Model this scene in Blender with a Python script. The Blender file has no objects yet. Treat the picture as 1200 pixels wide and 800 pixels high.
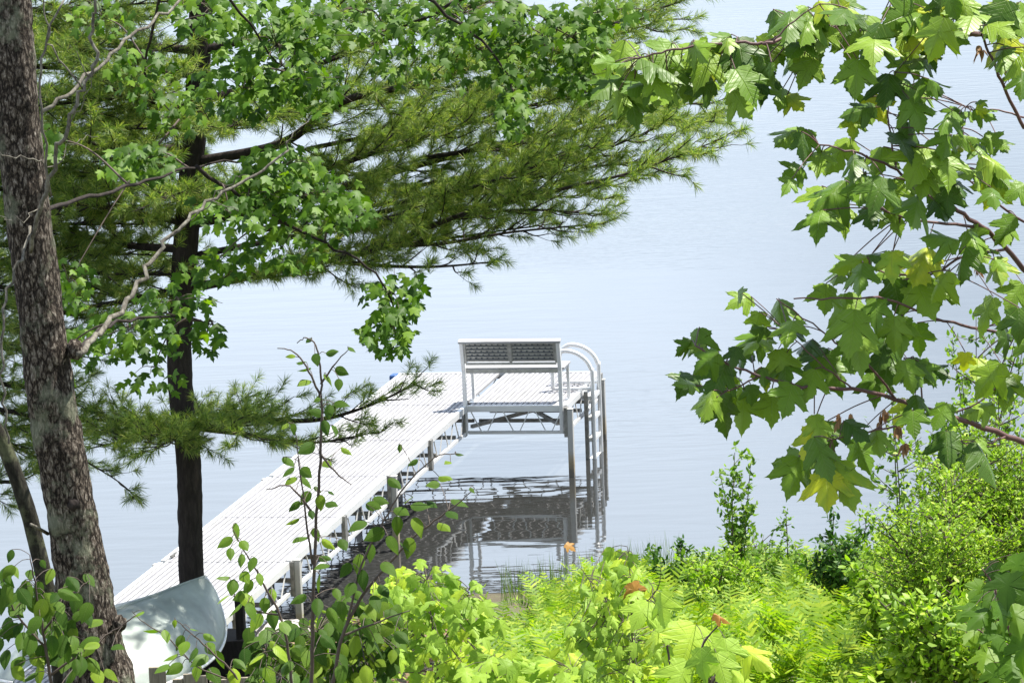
import bpy, math, random
import numpy as np
from mathutils import Vector, noise as mnoise

random.seed(7)
rng = np.random.default_rng(11)
scene = bpy.context.scene
COL = scene.collection

# ------------------------------------------------------------------ camera
F = 4000.0            # focal length in pixels of a 1200 pixel wide frame
ROLL = math.radians(2.1)
HC = 9.55             # eye height above the lake
PITCH = math.radians(11.2)
cam = bpy.data.cameras.new('camera'); camo = bpy.data.objects.new('camera', cam); COL.objects.link(camo)
cam.sensor_width = 36.0; cam.lens = 36.0 * F / 1200.0; cam.sensor_fit = 'HORIZONTAL'
cam.clip_start = 0.1; cam.clip_end = 9000
FW = np.array([0, math.cos(PITCH), -math.sin(PITCH)])
D0 = np.array([0, -math.sin(PITCH), -math.cos(PITCH)]); R0 = np.array([1.0, 0, 0])
cr, sr = math.cos(ROLL), math.sin(ROLL)
RT = cr * R0 + sr * D0 * -1.0      # picture right
# a world 'down' shows tilted towards picture right
RT = np.array(R0 * cr + D0 * sr); DN = np.array(-R0 * sr + D0 * cr)
from mathutils import Matrix
camo.matrix_world = Matrix(((RT[0], -DN[0], -FW[0], 0), (RT[1], -DN[1], -FW[1], 0), (RT[2], -DN[2], -FW[2], HC), (0, 0, 0, 1)))
scene.camera = camo
UP = np.array([0, 0, 1.0])

def ray(px, py):
    return FW + RT * ((px - 600) / F) + DN * ((py - 400) / F)
def P(px, py, d):                   # the point seen at a pixel, d metres away over the ground
    r = ray(px, py); return np.array([0, 0, HC]) + r * (d / r[1])
def W(px, py, z):                   # the point seen at a pixel, at a known height
    r = ray(px, py); return np.array([0, 0, HC]) + r * ((z - HC) / r[2])

# ------------------------------------------------------------------ sky, sun, exposure
SUN_EL, SUN_AZ = math.radians(66), math.radians(66)     # azimuth clockwise from the view direction (+Y)
world = bpy.data.worlds.new('World'); scene.world = world; world.use_nodes = True
nt = world.node_tree; nt.nodes.clear()
def N(t, typ, **kw):
    n = t.nodes.new(typ)
    for k, v in kw.items(): setattr(n, k, v)
    return n
out = N(nt, 'ShaderNodeOutputWorld'); bg = N(nt, 'ShaderNodeBackground'); bg.inputs['Strength'].default_value = 0.05
sky = N(nt, 'ShaderNodeTexSky', sky_type='NISHITA'); sky.sun_disc = False
sky.sun_elevation = SUN_EL; sky.sun_rotation = SUN_AZ; sky.air_density = 1.0; sky.dust_density = 1.2; sky.ozone_density = 1.5
tc = N(nt, 'ShaderNodeTexCoord')
mp = N(nt, 'ShaderNodeMapping'); mp.inputs['Scale'].default_value = (1.0, 1.0, 2.6)
nz = N(nt, 'ShaderNodeTexNoise'); nz.inputs['Scale'].default_value = 3.2; nz.inputs['Detail'].default_value = 6; nz.inputs['Roughness'].default_value = 0.55
sep = N(nt, 'ShaderNodeSeparateXYZ')
gx = N(nt, 'ShaderNodeMath', operation='MULTIPLY_ADD'); gx.inputs[1].default_value = -1.7; gx.inputs[2].default_value = -0.52
ad = N(nt, 'ShaderNodeMath', operation='ADD')
rp = N(nt, 'ShaderNodeValToRGB'); rp.color_ramp.elements[0].position = 0.40; rp.color_ramp.elements[1].position = 0.72
rp.color_ramp.elements[0].color = (0.60, 0.60, 0.60, 1); rp.color_ramp.elements[1].color = (1, 1, 1, 1)
mx = N(nt, 'ShaderNodeMixRGB'); mx.inputs['Color2'].default_value = (15.6, 18.2, 21.6, 1)
L = nt.links.new
L(tc.outputs['Generated'], mp.inputs['Vector']); L(mp.outputs['Vector'], nz.inputs['Vector'])
L(tc.outputs['Generated'], sep.inputs['Vector']); L(sep.outputs['X'], gx.inputs[0])
gz_ = N(nt, 'ShaderNodeMath', operation='MULTIPLY_ADD'); gz_.inputs[1].default_value = 3.4; L(sep.outputs['Z'], gz_.inputs[0]); L(gx.outputs[0], gz_.inputs[2])
L(gz_.outputs[0], ad.inputs[0]); L(nz.outputs['Fac'], ad.inputs[1]); L(ad.outputs[0], rp.inputs['Fac'])
el = N(nt, 'ShaderNodeMapRange'); el.inputs['From Min'].default_value = 0.30; el.inputs['From Max'].default_value = 0.52; el.inputs['To Min'].default_value = 1.0; el.inputs['To Max'].default_value = 0.10
ml = N(nt, 'ShaderNodeMath', operation='MULTIPLY')
L(sep.outputs['Z'], el.inputs['Value']); L(el.outputs['Result'], ml.inputs[0]); L(rp.outputs['Color'], ml.inputs[1]); L(ml.outputs[0], mx.inputs['Fac']); L(sky.outputs['Color'], mx.inputs['Color1']); L(mx.outputs['Color'], bg.inputs['Color'])
L(bg.outputs['Background'], out.inputs['Surface'])
sun = bpy.data.lights.new('sun', 'SUN'); sun.energy = 5.0; sun.angle = math.radians(0.8); sun.color = (1.0, 0.95, 0.86)
suno = bpy.data.objects.new('sun', sun); COL.objects.link(suno)
sd = Vector((math.cos(SUN_EL) * math.sin(SUN_AZ), math.cos(SUN_EL) * math.cos(SUN_AZ), math.sin(SUN_EL)))
suno.rotation_euler = sd.to_track_quat('Z', 'Y').to_euler(); suno.location = (0, 0, 30)
vs = scene.view_settings; vs.view_transform = 'Standard'; vs.look = 'None'; vs.gamma = 1.0; vs.use_curve_mapping = False
scene.display_settings.display_device = 'sRGB'
vs.exposure = 1.14
cy = scene.cycles
cy.max_bounces = 8; cy.diffuse_bounces = 3; cy.glossy_bounces = 3; cy.transmission_bounces = 4; cy.transparent_max_bounces = 4
cy.caustics_reflective = False; cy.caustics_refractive = False; cy.sample_clamp_indirect = 6

# ------------------------------------------------------------------ materials
def new_mat(name):
    m = bpy.data.materials.new(name); m.use_nodes = True
    t = m.node_tree; t.nodes.clear()
    o = N(t, 'ShaderNodeOutputMaterial'); b = N(t, 'ShaderNodeBsdfPrincipled')
    t.links.new(b.outputs['BSDF'], o.inputs['Surface'])
    return m, t, b, o
def ramp(t, stops):
    r = N(t, 'ShaderNodeValToRGB'); e = r.color_ramp.elements
    while len(e) < len(stops): e.new(0.5)
    for el, (p, c) in zip(e, stops): el.position = p; el.color = (*c, 1)
    return r
def leaf_mat(name, stops, trans, tfac=0.4, rough=0.5, spec=0.22, veins=None):
    m, t, b, o = new_mat(name)
    g = N(t, 'ShaderNodeNewGeometry'); r = ramp(t, stops)
    c = N(t, 'ShaderNodeTexCoord'); nz = N(t, 'ShaderNodeTexNoise'); nz.inputs['Scale'].default_value = 30; nz.inputs['Detail'].default_value = 3
    t.links.new(c.outputs['Object'], nz.inputs['Vector'])
    ma = N(t, 'ShaderNodeMath', operation='MULTIPLY_ADD'); ma.inputs[1].default_value = 0.3; ma.inputs[2].default_value = -0.15
    t.links.new(nz.outputs['Fac'], ma.inputs[0])
    sm = N(t, 'ShaderNodeMath', operation='ADD'); t.links.new(g.outputs['Random Per Island'], sm.inputs[0]); t.links.new(ma.outputs[0], sm.inputs[1])
    t.links.new(sm.outputs[0], r.inputs['Fac'])
    t.links.new(r.outputs['Color'], b.inputs['Base Color'])
    b.inputs['Roughness'].default_value = rough; b.inputs['Specular IOR Level'].default_value = spec
    tr = N(t, 'ShaderNodeBsdfTranslucent'); mc = N(t, 'ShaderNodeMixRGB', blend_type='MULTIPLY'); mc.inputs['Fac'].default_value = 1.0
    mc.inputs['Color2'].default_value = (*trans, 1); t.links.new(r.outputs['Color'], mc.inputs['Color1']); t.links.new(mc.outputs['Color'], tr.inputs['Color'])
    if veins:
        uv = N(t, 'ShaderNodeUVMap'); uv.uv_map = 'leaf'; sp = N(t, 'ShaderNodeSeparateXYZ'); t.links.new(uv.outputs['UV'], sp.inputs['Vector'])
        def mth(op, a, b=None, c=None):
            n = N(t, 'ShaderNodeMath', operation=op)
            for i, q in enumerate((a, b, c)):
                if q is None: continue
                if isinstance(q, (int, float)): n.inputs[i].default_value = q
                else: t.links.new(q, n.inputs[i])
            return n.outputs[0]
        ax = mth('ABSOLUTE', sp.outputs['X']); y = sp.outputs['Y']
        d1 = ax
        d2 = mth('ABSOLUTE', mth('SUBTRACT', mth('MULTIPLY', ax, 0.68), mth('MULTIPLY', y, 0.73))) if veins == 'maple' else mth('ADD', ax, 1.0)
        dm = mth('MINIMUM', d1, d2); main = mth('SUBTRACT', 1.0, mth('MINIMUM', mth('DIVIDE', dm, 0.016), 1.0))
        fr = mth('PINGPONG', mth('SUBTRACT', mth('MULTIPLY', y, 1.0), mth('MULTIPLY', ax, 0.75)), 0.055)
        fine = mth('SUBTRACT', 1.0, mth('MINIMUM', mth('DIVIDE', fr, 0.010), 1.0))
        hv = mth('ADD', main, mth('MULTIPLY', fine, 0.55))
        bp = N(t, 'ShaderNodeBump'); bp.inputs['Distance'].default_value = 0.0007; bp.invert = True; t.links.new(hv, bp.inputs['Height']); t.links.new(bp.outputs['Normal'], b.inputs['Normal'])
        vm = N(t, 'ShaderNodeMixRGB'); vm.inputs['Color2'].default_value = (0.34, 0.42, 0.12, 1); t.links.new(mth('MULTIPLY', hv, 0.16), vm.inputs['Fac']); t.links.new(r.outputs['Color'], vm.inputs['Color1']); t.links.new(vm.outputs['Color'], b.inputs['Base Color'])
    ms = N(t, 'ShaderNodeMixShader'); ms.inputs['Fac'].default_value = tfac
    t.links.new(b.outputs['BSDF'], ms.inputs[1]); t.links.new(tr.outputs['BSDF'], ms.inputs[2]); t.links.new(ms.outputs['Shader'], o.inputs['Surface'])
    return m
def plain(name, col, rough=0.6, metal=0.0, var=0.12, scale=8.0, bump=0.0, spec=0.5):
    m, t, b, o = new_mat(name)
    c = N(t, 'ShaderNodeTexCoord'); nz = N(t, 'ShaderNodeTexNoise'); nz.inputs['Scale'].default_value = scale; nz.inputs['Detail'].default_value = 6
    t.links.new(c.outputs['Object'], nz.inputs['Vector'])
    lo = tuple(max(0, x * (1 - var)) for x in col); hi = tuple(min(1, x * (1 + var)) for x in col)
    r = ramp(t, [(0.3, lo), (0.7, hi)]); t.links.new(nz.outputs['Fac'], r.inputs['Fac']); t.links.new(r.outputs['Color'], b.inputs['Base Color'])
    b.inputs['Roughness'].default_value = rough; b.inputs['Metallic'].default_value = metal; b.inputs['Specular IOR Level'].default_value = spec
    if bump:
        bp = N(t, 'ShaderNodeBump'); bp.inputs['Distance'].default_value = bump; t.links.new(nz.outputs['Fac'], bp.inputs['Height']); t.links.new(bp.outputs['Normal'], b.inputs['Normal'])
    return m
def bark_mat(name, stops, lichen=None, sc=(22, 22, 5), bump=0.012):
    m, t, b, o = new_mat(name)
    c = N(t, 'ShaderNodeTexCoord'); mp = N(t, 'ShaderNodeMapping'); mp.inputs['Scale'].default_value = sc
    t.links.new(c.outputs['Object'], mp.inputs['Vector'])
    n0 = N(t, 'ShaderNodeTexNoise'); n0.inputs['Scale'].default_value = 1.3; n0.inputs['Detail'].default_value = 4; t.links.new(mp.outputs['Vector'], n0.inputs['Vector'])
    mixv = N(t, 'ShaderNodeMixRGB'); mixv.inputs['Fac'].default_value = 0.6; t.links.new(mp.outputs['Vector'], mixv.inputs['Color1']); t.links.new(n0.outputs['Color'], mixv.inputs['Color2'])
    v = N(t, 'ShaderNodeTexVoronoi', feature='DISTANCE_TO_EDGE'); v.inputs['Scale'].default_value = 1.35; t.links.new(mixv.outputs['Color'], v.inputs['Vector'])
    vp = N(t, 'ShaderNodeMath', operation='MINIMUM'); vp.inputs[1].default_value = 0.22; t.links.new(v.outputs['Distance'], vp.inputs[0])
    n1 = N(t, 'ShaderNodeTexNoise'); n1.inputs['Scale'].default_value = 1.6; n1.inputs['Detail'].default_value = 10; n1.inputs['Roughness'].default_value = 0.72; n1.inputs['Distortion'].default_value = 0.8; t.links.new(mp.outputs['Vector'], n1.inputs['Vector'])
    mu = N(t, 'ShaderNodeMath', operation='MULTIPLY_ADD'); mu.inputs[1].default_value = 0.75; t.links.new(vp.outputs[0], mu.inputs[0])
    h = N(t, 'ShaderNodeMath', operation='MULTIPLY'); h.inputs[1].default_value = 0.85; t.links.new(n1.outputs['Fac'], h.inputs[0]); t.links.new(h.outputs[0], mu.inputs[2])
    r = ramp(t, stops); t.links.new(mu.outputs[0], r.inputs['Fac'])
    col = r.outputs['Color']
    if lichen:
        n2 = N(t, 'ShaderNodeTexNoise'); n2.inputs['Scale'].default_value = 3.0; n2.inputs['Detail'].default_value = 7; n2.inputs['Roughness'].default_value = 0.68; t.links.new(c.outputs['Object'], n2.inputs['Vector'])
        r2 = ramp(t, [(0.53, (0, 0, 0)), (0.62, (1, 1, 1))]); t.links.new(n2.outputs['Fac'], r2.inputs['Fac'])
        mm = N(t, 'ShaderNodeMath', operation='MULTIPLY'); mm.inputs[1].default_value = 0.5; t.links.new(r2.outputs['Color'], mm.inputs[0])
        ml = N(t, 'ShaderNodeMixRGB'); ml.inputs['Color2'].default_value = (*lichen, 1); t.links.new(mm.outputs[0], ml.inputs['Fac']); t.links.new(col, ml.inputs['Color1']); col = ml.outputs['Color']
    t.links.new(col, b.inputs['Base Color']); b.inputs['Roughness'].default_value = 0.9; b.inputs['Specular IOR Level'].default_value = 0.2
    bp = N(t, 'ShaderNodeBump'); bp.inputs['Distance'].default_value = bump; t.links.new(mu.outputs[0], bp.inputs['Height']); t.links.new(bp.outputs['Normal'], b.inputs['Normal'])
    return m

M = {}
M['maple_near'] = leaf_mat('maple_leaf', [(0.0, (0.035, 0.085, 0.008)), (0.45, (0.115, 0.215, 0.016)), (0.9, (0.20, 0.31, 0.025)), (1.0, (0.42, 0.46, 0.02))], (1.6, 1.8, 0.4), 0.17, 0.42, 0.28, veins='maple')
M['maple_far'] = leaf_mat('maple_leaf_shade', [(0.000, (0.030, 0.075, 0.007)), (0.600, (0.073, 0.158, 0.015)), (1.000, (0.145, 0.249, 0.020))], (1.7, 1.8, 0.4), 0.38)  # darker copy of the maple leaf, shade held in its colour
M['seedling'] = leaf_mat('maple_seedling_leaf', [(0.000, (0.185, 0.313, 0.033)), (0.600, (0.286, 0.432, 0.050)), (1.000, (0.420, 0.534, 0.033))], (1.4, 1.7, 0.5), 0.30, veins='maple')
M['birch'] = leaf_mat('birch_leaf', [(0.000, (0.050, 0.110, 0.009)), (0.700, (0.118, 0.207, 0.014)), (1.000, (0.252, 0.350, 0.017))], (1.6, 1.9, 0.4), 0.26, veins='oval')
M['birch_dark'] = leaf_mat('shaded_birch_leaf', [(0.0, (0.025, 0.065, 0.008)), (0.7, (0.065, 0.125, 0.014)), (1.0, (0.17, 0.25, 0.02))], (1.6, 1.9, 0.4), 0.24, 0.55, 0.10, veins='oval')  # darker copy of the birch leaf, shade put into its colour
M['fern'] = leaf_mat('fern_frond', [(0.000, (0.101, 0.202, 0.017)), (0.600, (0.218, 0.350, 0.025)), (1.000, (0.370, 0.442, 0.033))], (1.4, 1.6, 0.4), 0.38, 0.55, 0.25)
M['shrub_lime'] = leaf_mat('lime_shrub_leaf', [(0.000, (0.134, 0.248, 0.019)), (0.600, (0.252, 0.386, 0.028)), (1.000, (0.386, 0.497, 0.044))], (1.3, 1.6, 0.4), 0.36, 0.5, 0.3)
M['shrub_green'] = leaf_mat('shrub_leaf', [(0.000, (0.067, 0.147, 0.017)), (0.600, (0.151, 0.258, 0.033)), (1.000, (0.269, 0.377, 0.055))], (1.4, 1.7, 0.5), 0.34)
M['shrub_dark'] = leaf_mat('dark_shrub_leaf', [(0.000, (0.021, 0.069, 0.011)), (0.600, (0.050, 0.120, 0.017)), (1.000, (0.126, 0.239, 0.028))], (1.4, 1.7, 0.5), 0.3)
M['needle'] = leaf_mat('pine_needle', [(0.0, (0.05, 0.105, 0.022)), (0.45, (0.16, 0.245, 0.058)), (0.8, (0.28, 0.335, 0.09)), (1.0, (0.44, 0.45, 0.13))], (1.4, 1.6, 0.6), 0.42, 0.5, 0.3)
M['orange_leaf'] = leaf_mat('orange_leaf', [(0.0, (0.34, 0.15, 0.03)), (1.0, (0.42, 0.24, 0.06))], (1.4, 1.2, 0.6), 0.35)
M['samara'] = leaf_mat('dry_seed', [(0.0, (0.22, 0.12, 0.06)), (1.0, (0.38, 0.24, 0.13))], (1.2, 1.0, 0.8), 0.25)
M['reed'] = leaf_mat('reed_blade', [(0.0, (0.10, 0.17, 0.05)), (1.0, (0.22, 0.30, 0.08))], (1.3, 1.5, 0.5), 0.3)
M['litter_leaf'] = leaf_mat('dead_leaf', [(0.0, (0.12, 0.07, 0.04)), (1.0, (0.30, 0.19, 0.11))], (1, 1, 1), 0.15)
M['maple_bark'] = bark_mat('maple_bark', [(0.38, (0.008, 0.006, 0.005)), (0.49, (0.04, 0.030, 0.023)), (0.59, (0.15, 0.122, 0.098)), (0.72, (0.45, 0.405, 0.35))], (0.33, 0.36, 0.25), (52, 52, 20), 0.03)
M['pine_bark'] = bark_mat('pine_bark', [(0.15, (0.010, 0.008, 0.008)), (0.55, (0.035, 0.028, 0.025)), (0.95, (0.075, 0.06, 0.052))], None, (24, 24, 6))
M['grey_bark'] = bark_mat('grey_bark', [(0.35, (0.010, 0.009, 0.007)), (0.55, (0.032, 0.030, 0.022)), (0.8, (0.09, 0.088, 0.062))], (0.17, 0.19, 0.10), (20, 20, 8))
M['twig_red'] = plain('reddish_twig', (0.10, 0.05, 0.045), 0.6, var=0.3)
M['twig'] = plain('brown_twig', (0.075, 0.055, 0.042), 0.75, var=0.35)
M['dead_twig'] = bark_mat('dead_grey_wood', [(0.3, (0.04, 0.035, 0.028)), (0.5, (0.13, 0.12, 0.10)), (0.8, (0.30, 0.285, 0.24))], None, (30, 30, 12), 0.004)
M['white_rail'] = plain('white_aluminium', (0.72, 0.725, 0.73), 0.38, 0.25, 0.05, 5)
M['alu'] = plain('mill_aluminium', (0.42, 0.42, 0.41), 0.42, 0.55, 0.22, 14)
M['alu_dark'] = plain('weathered_aluminium', (0.24, 0.235, 0.22), 0.5, 0.5, 0.35, 18)
M['slot_shade'] = plain('painted_slot_shade', (0.10, 0.11, 0.125), 0.7)  # dark colour for the shade inside the bench back slots
M['groove'] = plain('grey_groove', (0.235, 0.235, 0.255), 0.6)
M['blue'] = plain('blue_plastic', (0.03, 0.09, 0.26), 0.45)
M['wood_grey'] = bark_mat('weathered_board', [(0.1, (0.10, 0.085, 0.065)), (0.5, (0.27, 0.24, 0.19)), (0.95, (0.42, 0.385, 0.32))], None, (60, 60, 4), 0.003)
M['wood_dark'] = bark_mat('dark_timber', [(0.1, (0.012, 0.010, 0.010)), (0.6, (0.035, 0.030, 0.028)), (0.95, (0.07, 0.06, 0.055))], None, (50, 50, 4), 0.003)
M['rock'] = plain('pale_stone', (0.44, 0.42, 0.40), 0.85, 0, 0.25, 9, 0.01)
M['canoe'] = plain('canoe_aluminium', (0.34, 0.385, 0.36), 0.45, 0.05, 0.30, 4.0, 0.004)
M['canoe_in'] = plain('canoe_inside', (0.16, 0.18, 0.18), 0.5, 0.3)

def deck_mat():
    m, t, b, o = new_mat('deck_plank')
    c = N(t, 'ShaderNodeTexCoord')
    nz = N(t, 'ShaderNodeTexNoise'); nz.inputs['Scale'].default_value = 3.0; nz.inputs['Detail'].default_value = 5; t.links.new(c.outputs['Object'], nz.inputs['Vector'])
    r = ramp(t, [(0.3, (0.32, 0.32, 0.34)), (0.7, (0.41, 0.41, 0.425))]); t.links.new(nz.outputs['Fac'], r.inputs['Fac'])
    n2 = N(t, 'ShaderNodeTexNoise'); n2.inputs['Scale'].default_value = 1.1; n2.inputs['Detail'].default_value = 9; n2.inputs['Roughness'].default_value = 0.7; t.links.new(c.outputs['Object'], n2.inputs['Vector'])
    r2 = ramp(t, [(0.50, (1, 1, 1)), (0.68, (0.72, 0.71, 0.68))]); t.links.new(n2.outputs['Fac'], r2.inputs['Fac'])
    mm = N(t, 'ShaderNodeMixRGB', blend_type='MULTIPLY'); mm.inputs['Fac'].default_value = 1; t.links.new(r.outputs['Color'], mm.inputs['Color1']); t.links.new(r2.outputs['Color'], mm.inputs['Color2'])
    t.links.new(mm.outputs['Color'], b.inputs['Base Color'])
    b.inputs['Roughness'].default_value = 0.55
    return m
M['deck'] = deck_mat()
def post_mat():
    m, t, b, o = new_mat('stained_post')
    c = N(t, 'ShaderNodeTexCoord'); s = N(t, 'ShaderNodeSeparateXYZ'); t.links.new(c.outputs['Object'], s.inputs['Vector'])
    nz = N(t, 'ShaderNodeTexNoise'); nz.inputs['Scale'].default_value = 9; nz.inputs['Detail'].default_value = 6; t.links.new(c.outputs['Object'], nz.inputs['Vector'])
    ma = N(t, 'ShaderNodeMath', operation='MULTIPLY_ADD'); ma.inputs[1].default_value = 0.30; ma.inputs[2].default_value = -0.15; t.links.new(nz.outputs['Fac'], ma.inputs[0])
    sm = N(t, 'ShaderNodeMath', operation='ADD'); t.links.new(s.outputs['Z'], sm.inputs[0]); t.links.new(ma.outputs[0], sm.inputs[1])
    # a stain left by the changing lake level, part of the pole itself
    r = ramp(t, [(0.06, (0.17, 0.15, 0.125)), (0.12, (0.33, 0.27, 0.18)), (0.24, (0.40, 0.35, 0.27)), (0.34, (0.46, 0.455, 0.44))]); t.links.new(sm.outputs[0], r.inputs['Fac'])
    t.links.new(r.outputs['Color'], b.inputs['Base Color']); b.inputs['Roughness'].default_value = 0.55; b.inputs['Metallic'].default_value = 0.2
    return m
M['post'] = post_mat()
def water_mat():
    m, t, b, o = new_mat('lake_water')
    b.inputs['Base Color'].default_value = (0.026, 0.027, 0.026, 1); b.inputs['Roughness'].default_value = 0.02
    b.inputs['IOR'].default_value = 2.05; b.inputs['Specular IOR Level'].default_value = 0.5
    c = N(t, 'ShaderNodeTexCoord')
    def nse(sx, sy, det, rot=0):
        mp = N(t, 'ShaderNodeMapping'); mp.inputs['Scale'].default_value = (sx, sy, 1); mp.inputs['Rotation'].default_value = (0, 0, rot)
        n = N(t, 'ShaderNodeTexNoise'); n.inputs['Scale'].default_value = 1; n.inputs['Detail'].default_value = det
        t.links.new(c.outputs['Object'], mp.inputs['Vector']); t.links.new(mp.outputs['Vector'], n.inputs['Vector']); return n
    a = nse(0.55, 2.0, 2, 0.10); f = nse(2.2, 7.0, 2, -0.08); mask = nse(0.05, 0.11, 2)
    mr = ramp(t, [(0.40, (0.10, 0.10, 0.10)), (0.60, (1, 1, 1))]); t.links.new(mask.outputs['Fac'], mr.inputs['Fac'])
    mf = N(t, 'ShaderNodeMath', operation='MULTIPLY'); t.links.new(f.outputs['Fac'], mf.inputs[0]); sx = N(t, 'ShaderNodeSeparateXYZ'); t.links.new(c.outputs['Object'], sx.inputs['Vector'])
    lee = N(t, 'ShaderNodeMapRange'); lee.inputs['From Min'].default_value = 37; lee.inputs['From Max'].default_value = 50; lee.inputs['To Min'].default_value = 0.28; lee.inputs['To Max'].default_value = 1.0; t.links.new(sx.outputs['Y'], lee.inputs['Value'])
    m2 = N(t, 'ShaderNodeMath', operation='MULTIPLY'); t.links.new(mr.outputs['Color'], m2.inputs[0]); t.links.new(lee.outputs['Result'], m2.inputs[1]); t.links.new(m2.outputs[0], mf.inputs[1])
    mg = N(t, 'ShaderNodeMath', operation='MULTIPLY_ADD'); mg.inputs[1].default_value = 1.7; t.links.new(mf.outputs[0], mg.inputs[0]); t.links.new(a.outputs['Fac'], mg.inputs[2])
    bp = N(t, 'ShaderNodeBump'); bp.inputs['Distance'].default_value = 0.0065; bp.inputs['Strength'].default_value = 1.0
    t.links.new(mg.outputs[0], bp.inputs['Height']); t.links.new(bp.outputs['Normal'], b.inputs['Normal'])
    return m
M['water'] = water_mat()
def soil_mat():
    m, t, b, o = new_mat('bank_soil')
    c = N(t, 'ShaderNodeTexCoord'); nz = N(t, 'ShaderNodeTexNoise'); nz.inputs['Scale'].default_value = 2.5; nz.inputs['Detail'].default_value = 10; nz.inputs['Roughness'].default_value = 0.7
    t.links.new(c.outputs['Object'], nz.inputs['Vector'])
    r = ramp(t, [(0.3, (0.05, 0.045, 0.025)), (0.5, (0.10, 0.085, 0.05)), (0.62, (0.09, 0.13, 0.035)), (0.8, (0.17, 0.14, 0.09))]); t.links.new(nz.outputs['Fac'], r.inputs['Fac']); t.links.new(r.outputs['Color'], b.inputs['Base Color'])
    b.inputs['Roughness'].default_value = 0.95
    bp = N(t, 'ShaderNodeBump'); bp.inputs['Distance'].default_value = 0.05; t.links.new(nz.outputs['Fac'], bp.inputs['Height']); t.links.new(bp.outputs['Normal'], b.inputs['Normal'])
    return m
M['soil'] = soil_mat()

# ------------------------------------------------------------------ object and mesh helpers
def pl(*pts): return [P(*p) for p in pts]
def nrm(v):
    v = np.asarray(v, float); l = np.linalg.norm(v); return v / l if l > 1e-9 else v
def tag(o, label=None, cat=None, group=None, kind=None):
    if label: o['label'] = label
    if cat: o['category'] = cat
    if group: o['group'] = group
    if kind: o['kind'] = kind
    return o
def empty(name, loc, label, cat, group=None):
    o = bpy.data.objects.new(name, None); COL.objects.link(o); o.location = loc; o.empty_display_size = 0.2
    return tag(o, label, cat, group)
def link(name, me, parent=None, origin=None):
    o = bpy.data.objects.new(name, me); COL.objects.link(o)
    if parent is not None:
        o.parent = parent
    return o
def abs_loc(o):
    v = np.zeros(3)
    while o is not None: v = v + np.array(o.location); o = o.parent
    return v

class MB:                            # collects shapes in world coordinates, builds one mesh
    def __init__(s): s.v = []; s.f = []; s.n = 0
    def add(s, v, f):
        s.v.append(np.asarray(v, float)); s.f += [tuple(i + s.n for i in q) for q in f]; s.n += len(v); return s
    def box(s, c, ax, ay, az):       # centre and three half-axis vectors
        c, ax, ay, az = map(lambda q: np.asarray(q, float), (c, ax, ay, az))
        v = [c + ax * i + ay * j + az * k for i in (-1, 1) for j in (-1, 1) for k in (-1, 1)]
        return s.add(v, [(0, 1, 3, 2), (4, 6, 7, 5), (0, 4, 5, 1), (2, 3, 7, 6), (0, 2, 6, 4), (1, 5, 7, 3)])
    def bar(s, a, b, w, h, up=UP):   # a straight bar of section w (sideways) by h (up)
        a, b = np.asarray(a, float), np.asarray(b, float); d = b - a; l = np.linalg.norm(d); d = d / l
        if abs(np.dot(d, up)) > 0.98: up = np.array([0.2366, 0.9716, 0])
        sd = nrm(np.cross(d, up)); u2 = np.cross(sd, d)
        return s.box((a + b) / 2, d * l / 2, sd * w / 2, u2 * h / 2)
    def tube(s, pts, rad, sides=8, cap=True):
        pts = np.asarray(pts, float); n = len(pts)
        rad = np.broadcast_to(np.asarray(rad, float), (n,))
        tan = np.gradient(pts, axis=0); tan /= np.linalg.norm(tan, axis=1)[:, None] + 1e-12
        ref = np.array([0, 0, 1.0]) if abs(tan[0][2]) < 0.9 else np.array([1.0, 0, 0])
        u = nrm(np.cross(tan[0], ref)); vs_ = []
        an = np.arange(sides) / sides * 2 * math.pi
        for i in range(n):
            u = nrm(u - tan[i] * np.dot(u, tan[i])); w = np.cross(tan[i], u)
            vs_.append(pts[i] + rad[i] * (np.cos(an)[:, None] * u + np.sin(an)[:, None] * w))
        v = np.concatenate(vs_); f = []
        for i in range(n - 1):
            for k in range(sides):
                k2 = (k + 1) % sides; f.append((i * sides + k, i * sides + k2, (i + 1) * sides + k2, (i + 1) * sides + k))
        if cap: f += [tuple(range(sides - 1, -1, -1)), tuple((n - 1) * sides + k for k in range(sides))]
        return s.add(v, f)
    def build(s, name, mat, parent=None, origin=None, smooth=False, bevel=0):
        v = np.concatenate(s.v)
        base = abs_loc(parent) if parent is not None else np.zeros(3)
        if parent is None and origin is not None: base = np.asarray(origin, float)
        me = bpy.data.meshes.new(name); me.from_pydata((v - base).tolist(), [], s.f); me.materials.append(mat)
        if smooth: me.polygons.foreach_set('use_smooth', [True] * len(me.polygons))
        o = link(name, me, parent)
        if parent is None: o.location = base
        if bevel:
            b = o.modifiers.new('bevel', 'BEVEL'); b.width = bevel; b.segments = 2; b.limit_method = 'ANGLE'
        return o

def spline(pts, per=6):
    pts = np.asarray(pts, float)
    if len(pts) < 3: return np.array([pts[0] + (pts[-1] - pts[0]) * t for t in np.linspace(0, 1, per + 1)])
    ext = np.vstack([2 * pts[0] - pts[1], pts, 2 * pts[-1] - pts[-2]]); outp = []
    for i in range(1, len(ext) - 2):
        p0, p1, p2, p3 = ext[i - 1:i + 3]
        for t in np.arange(per) / per:
            outp.append(0.5 * ((2 * p1) + (-p0 + p2) * t + (2 * p0 - 5 * p1 + 4 * p2 - p3) * t * t + (-p0 + 3 * p1 - 3 * p2 + p3) * t ** 3))
    outp.append(pts[-1]); return np.array(outp)

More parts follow.
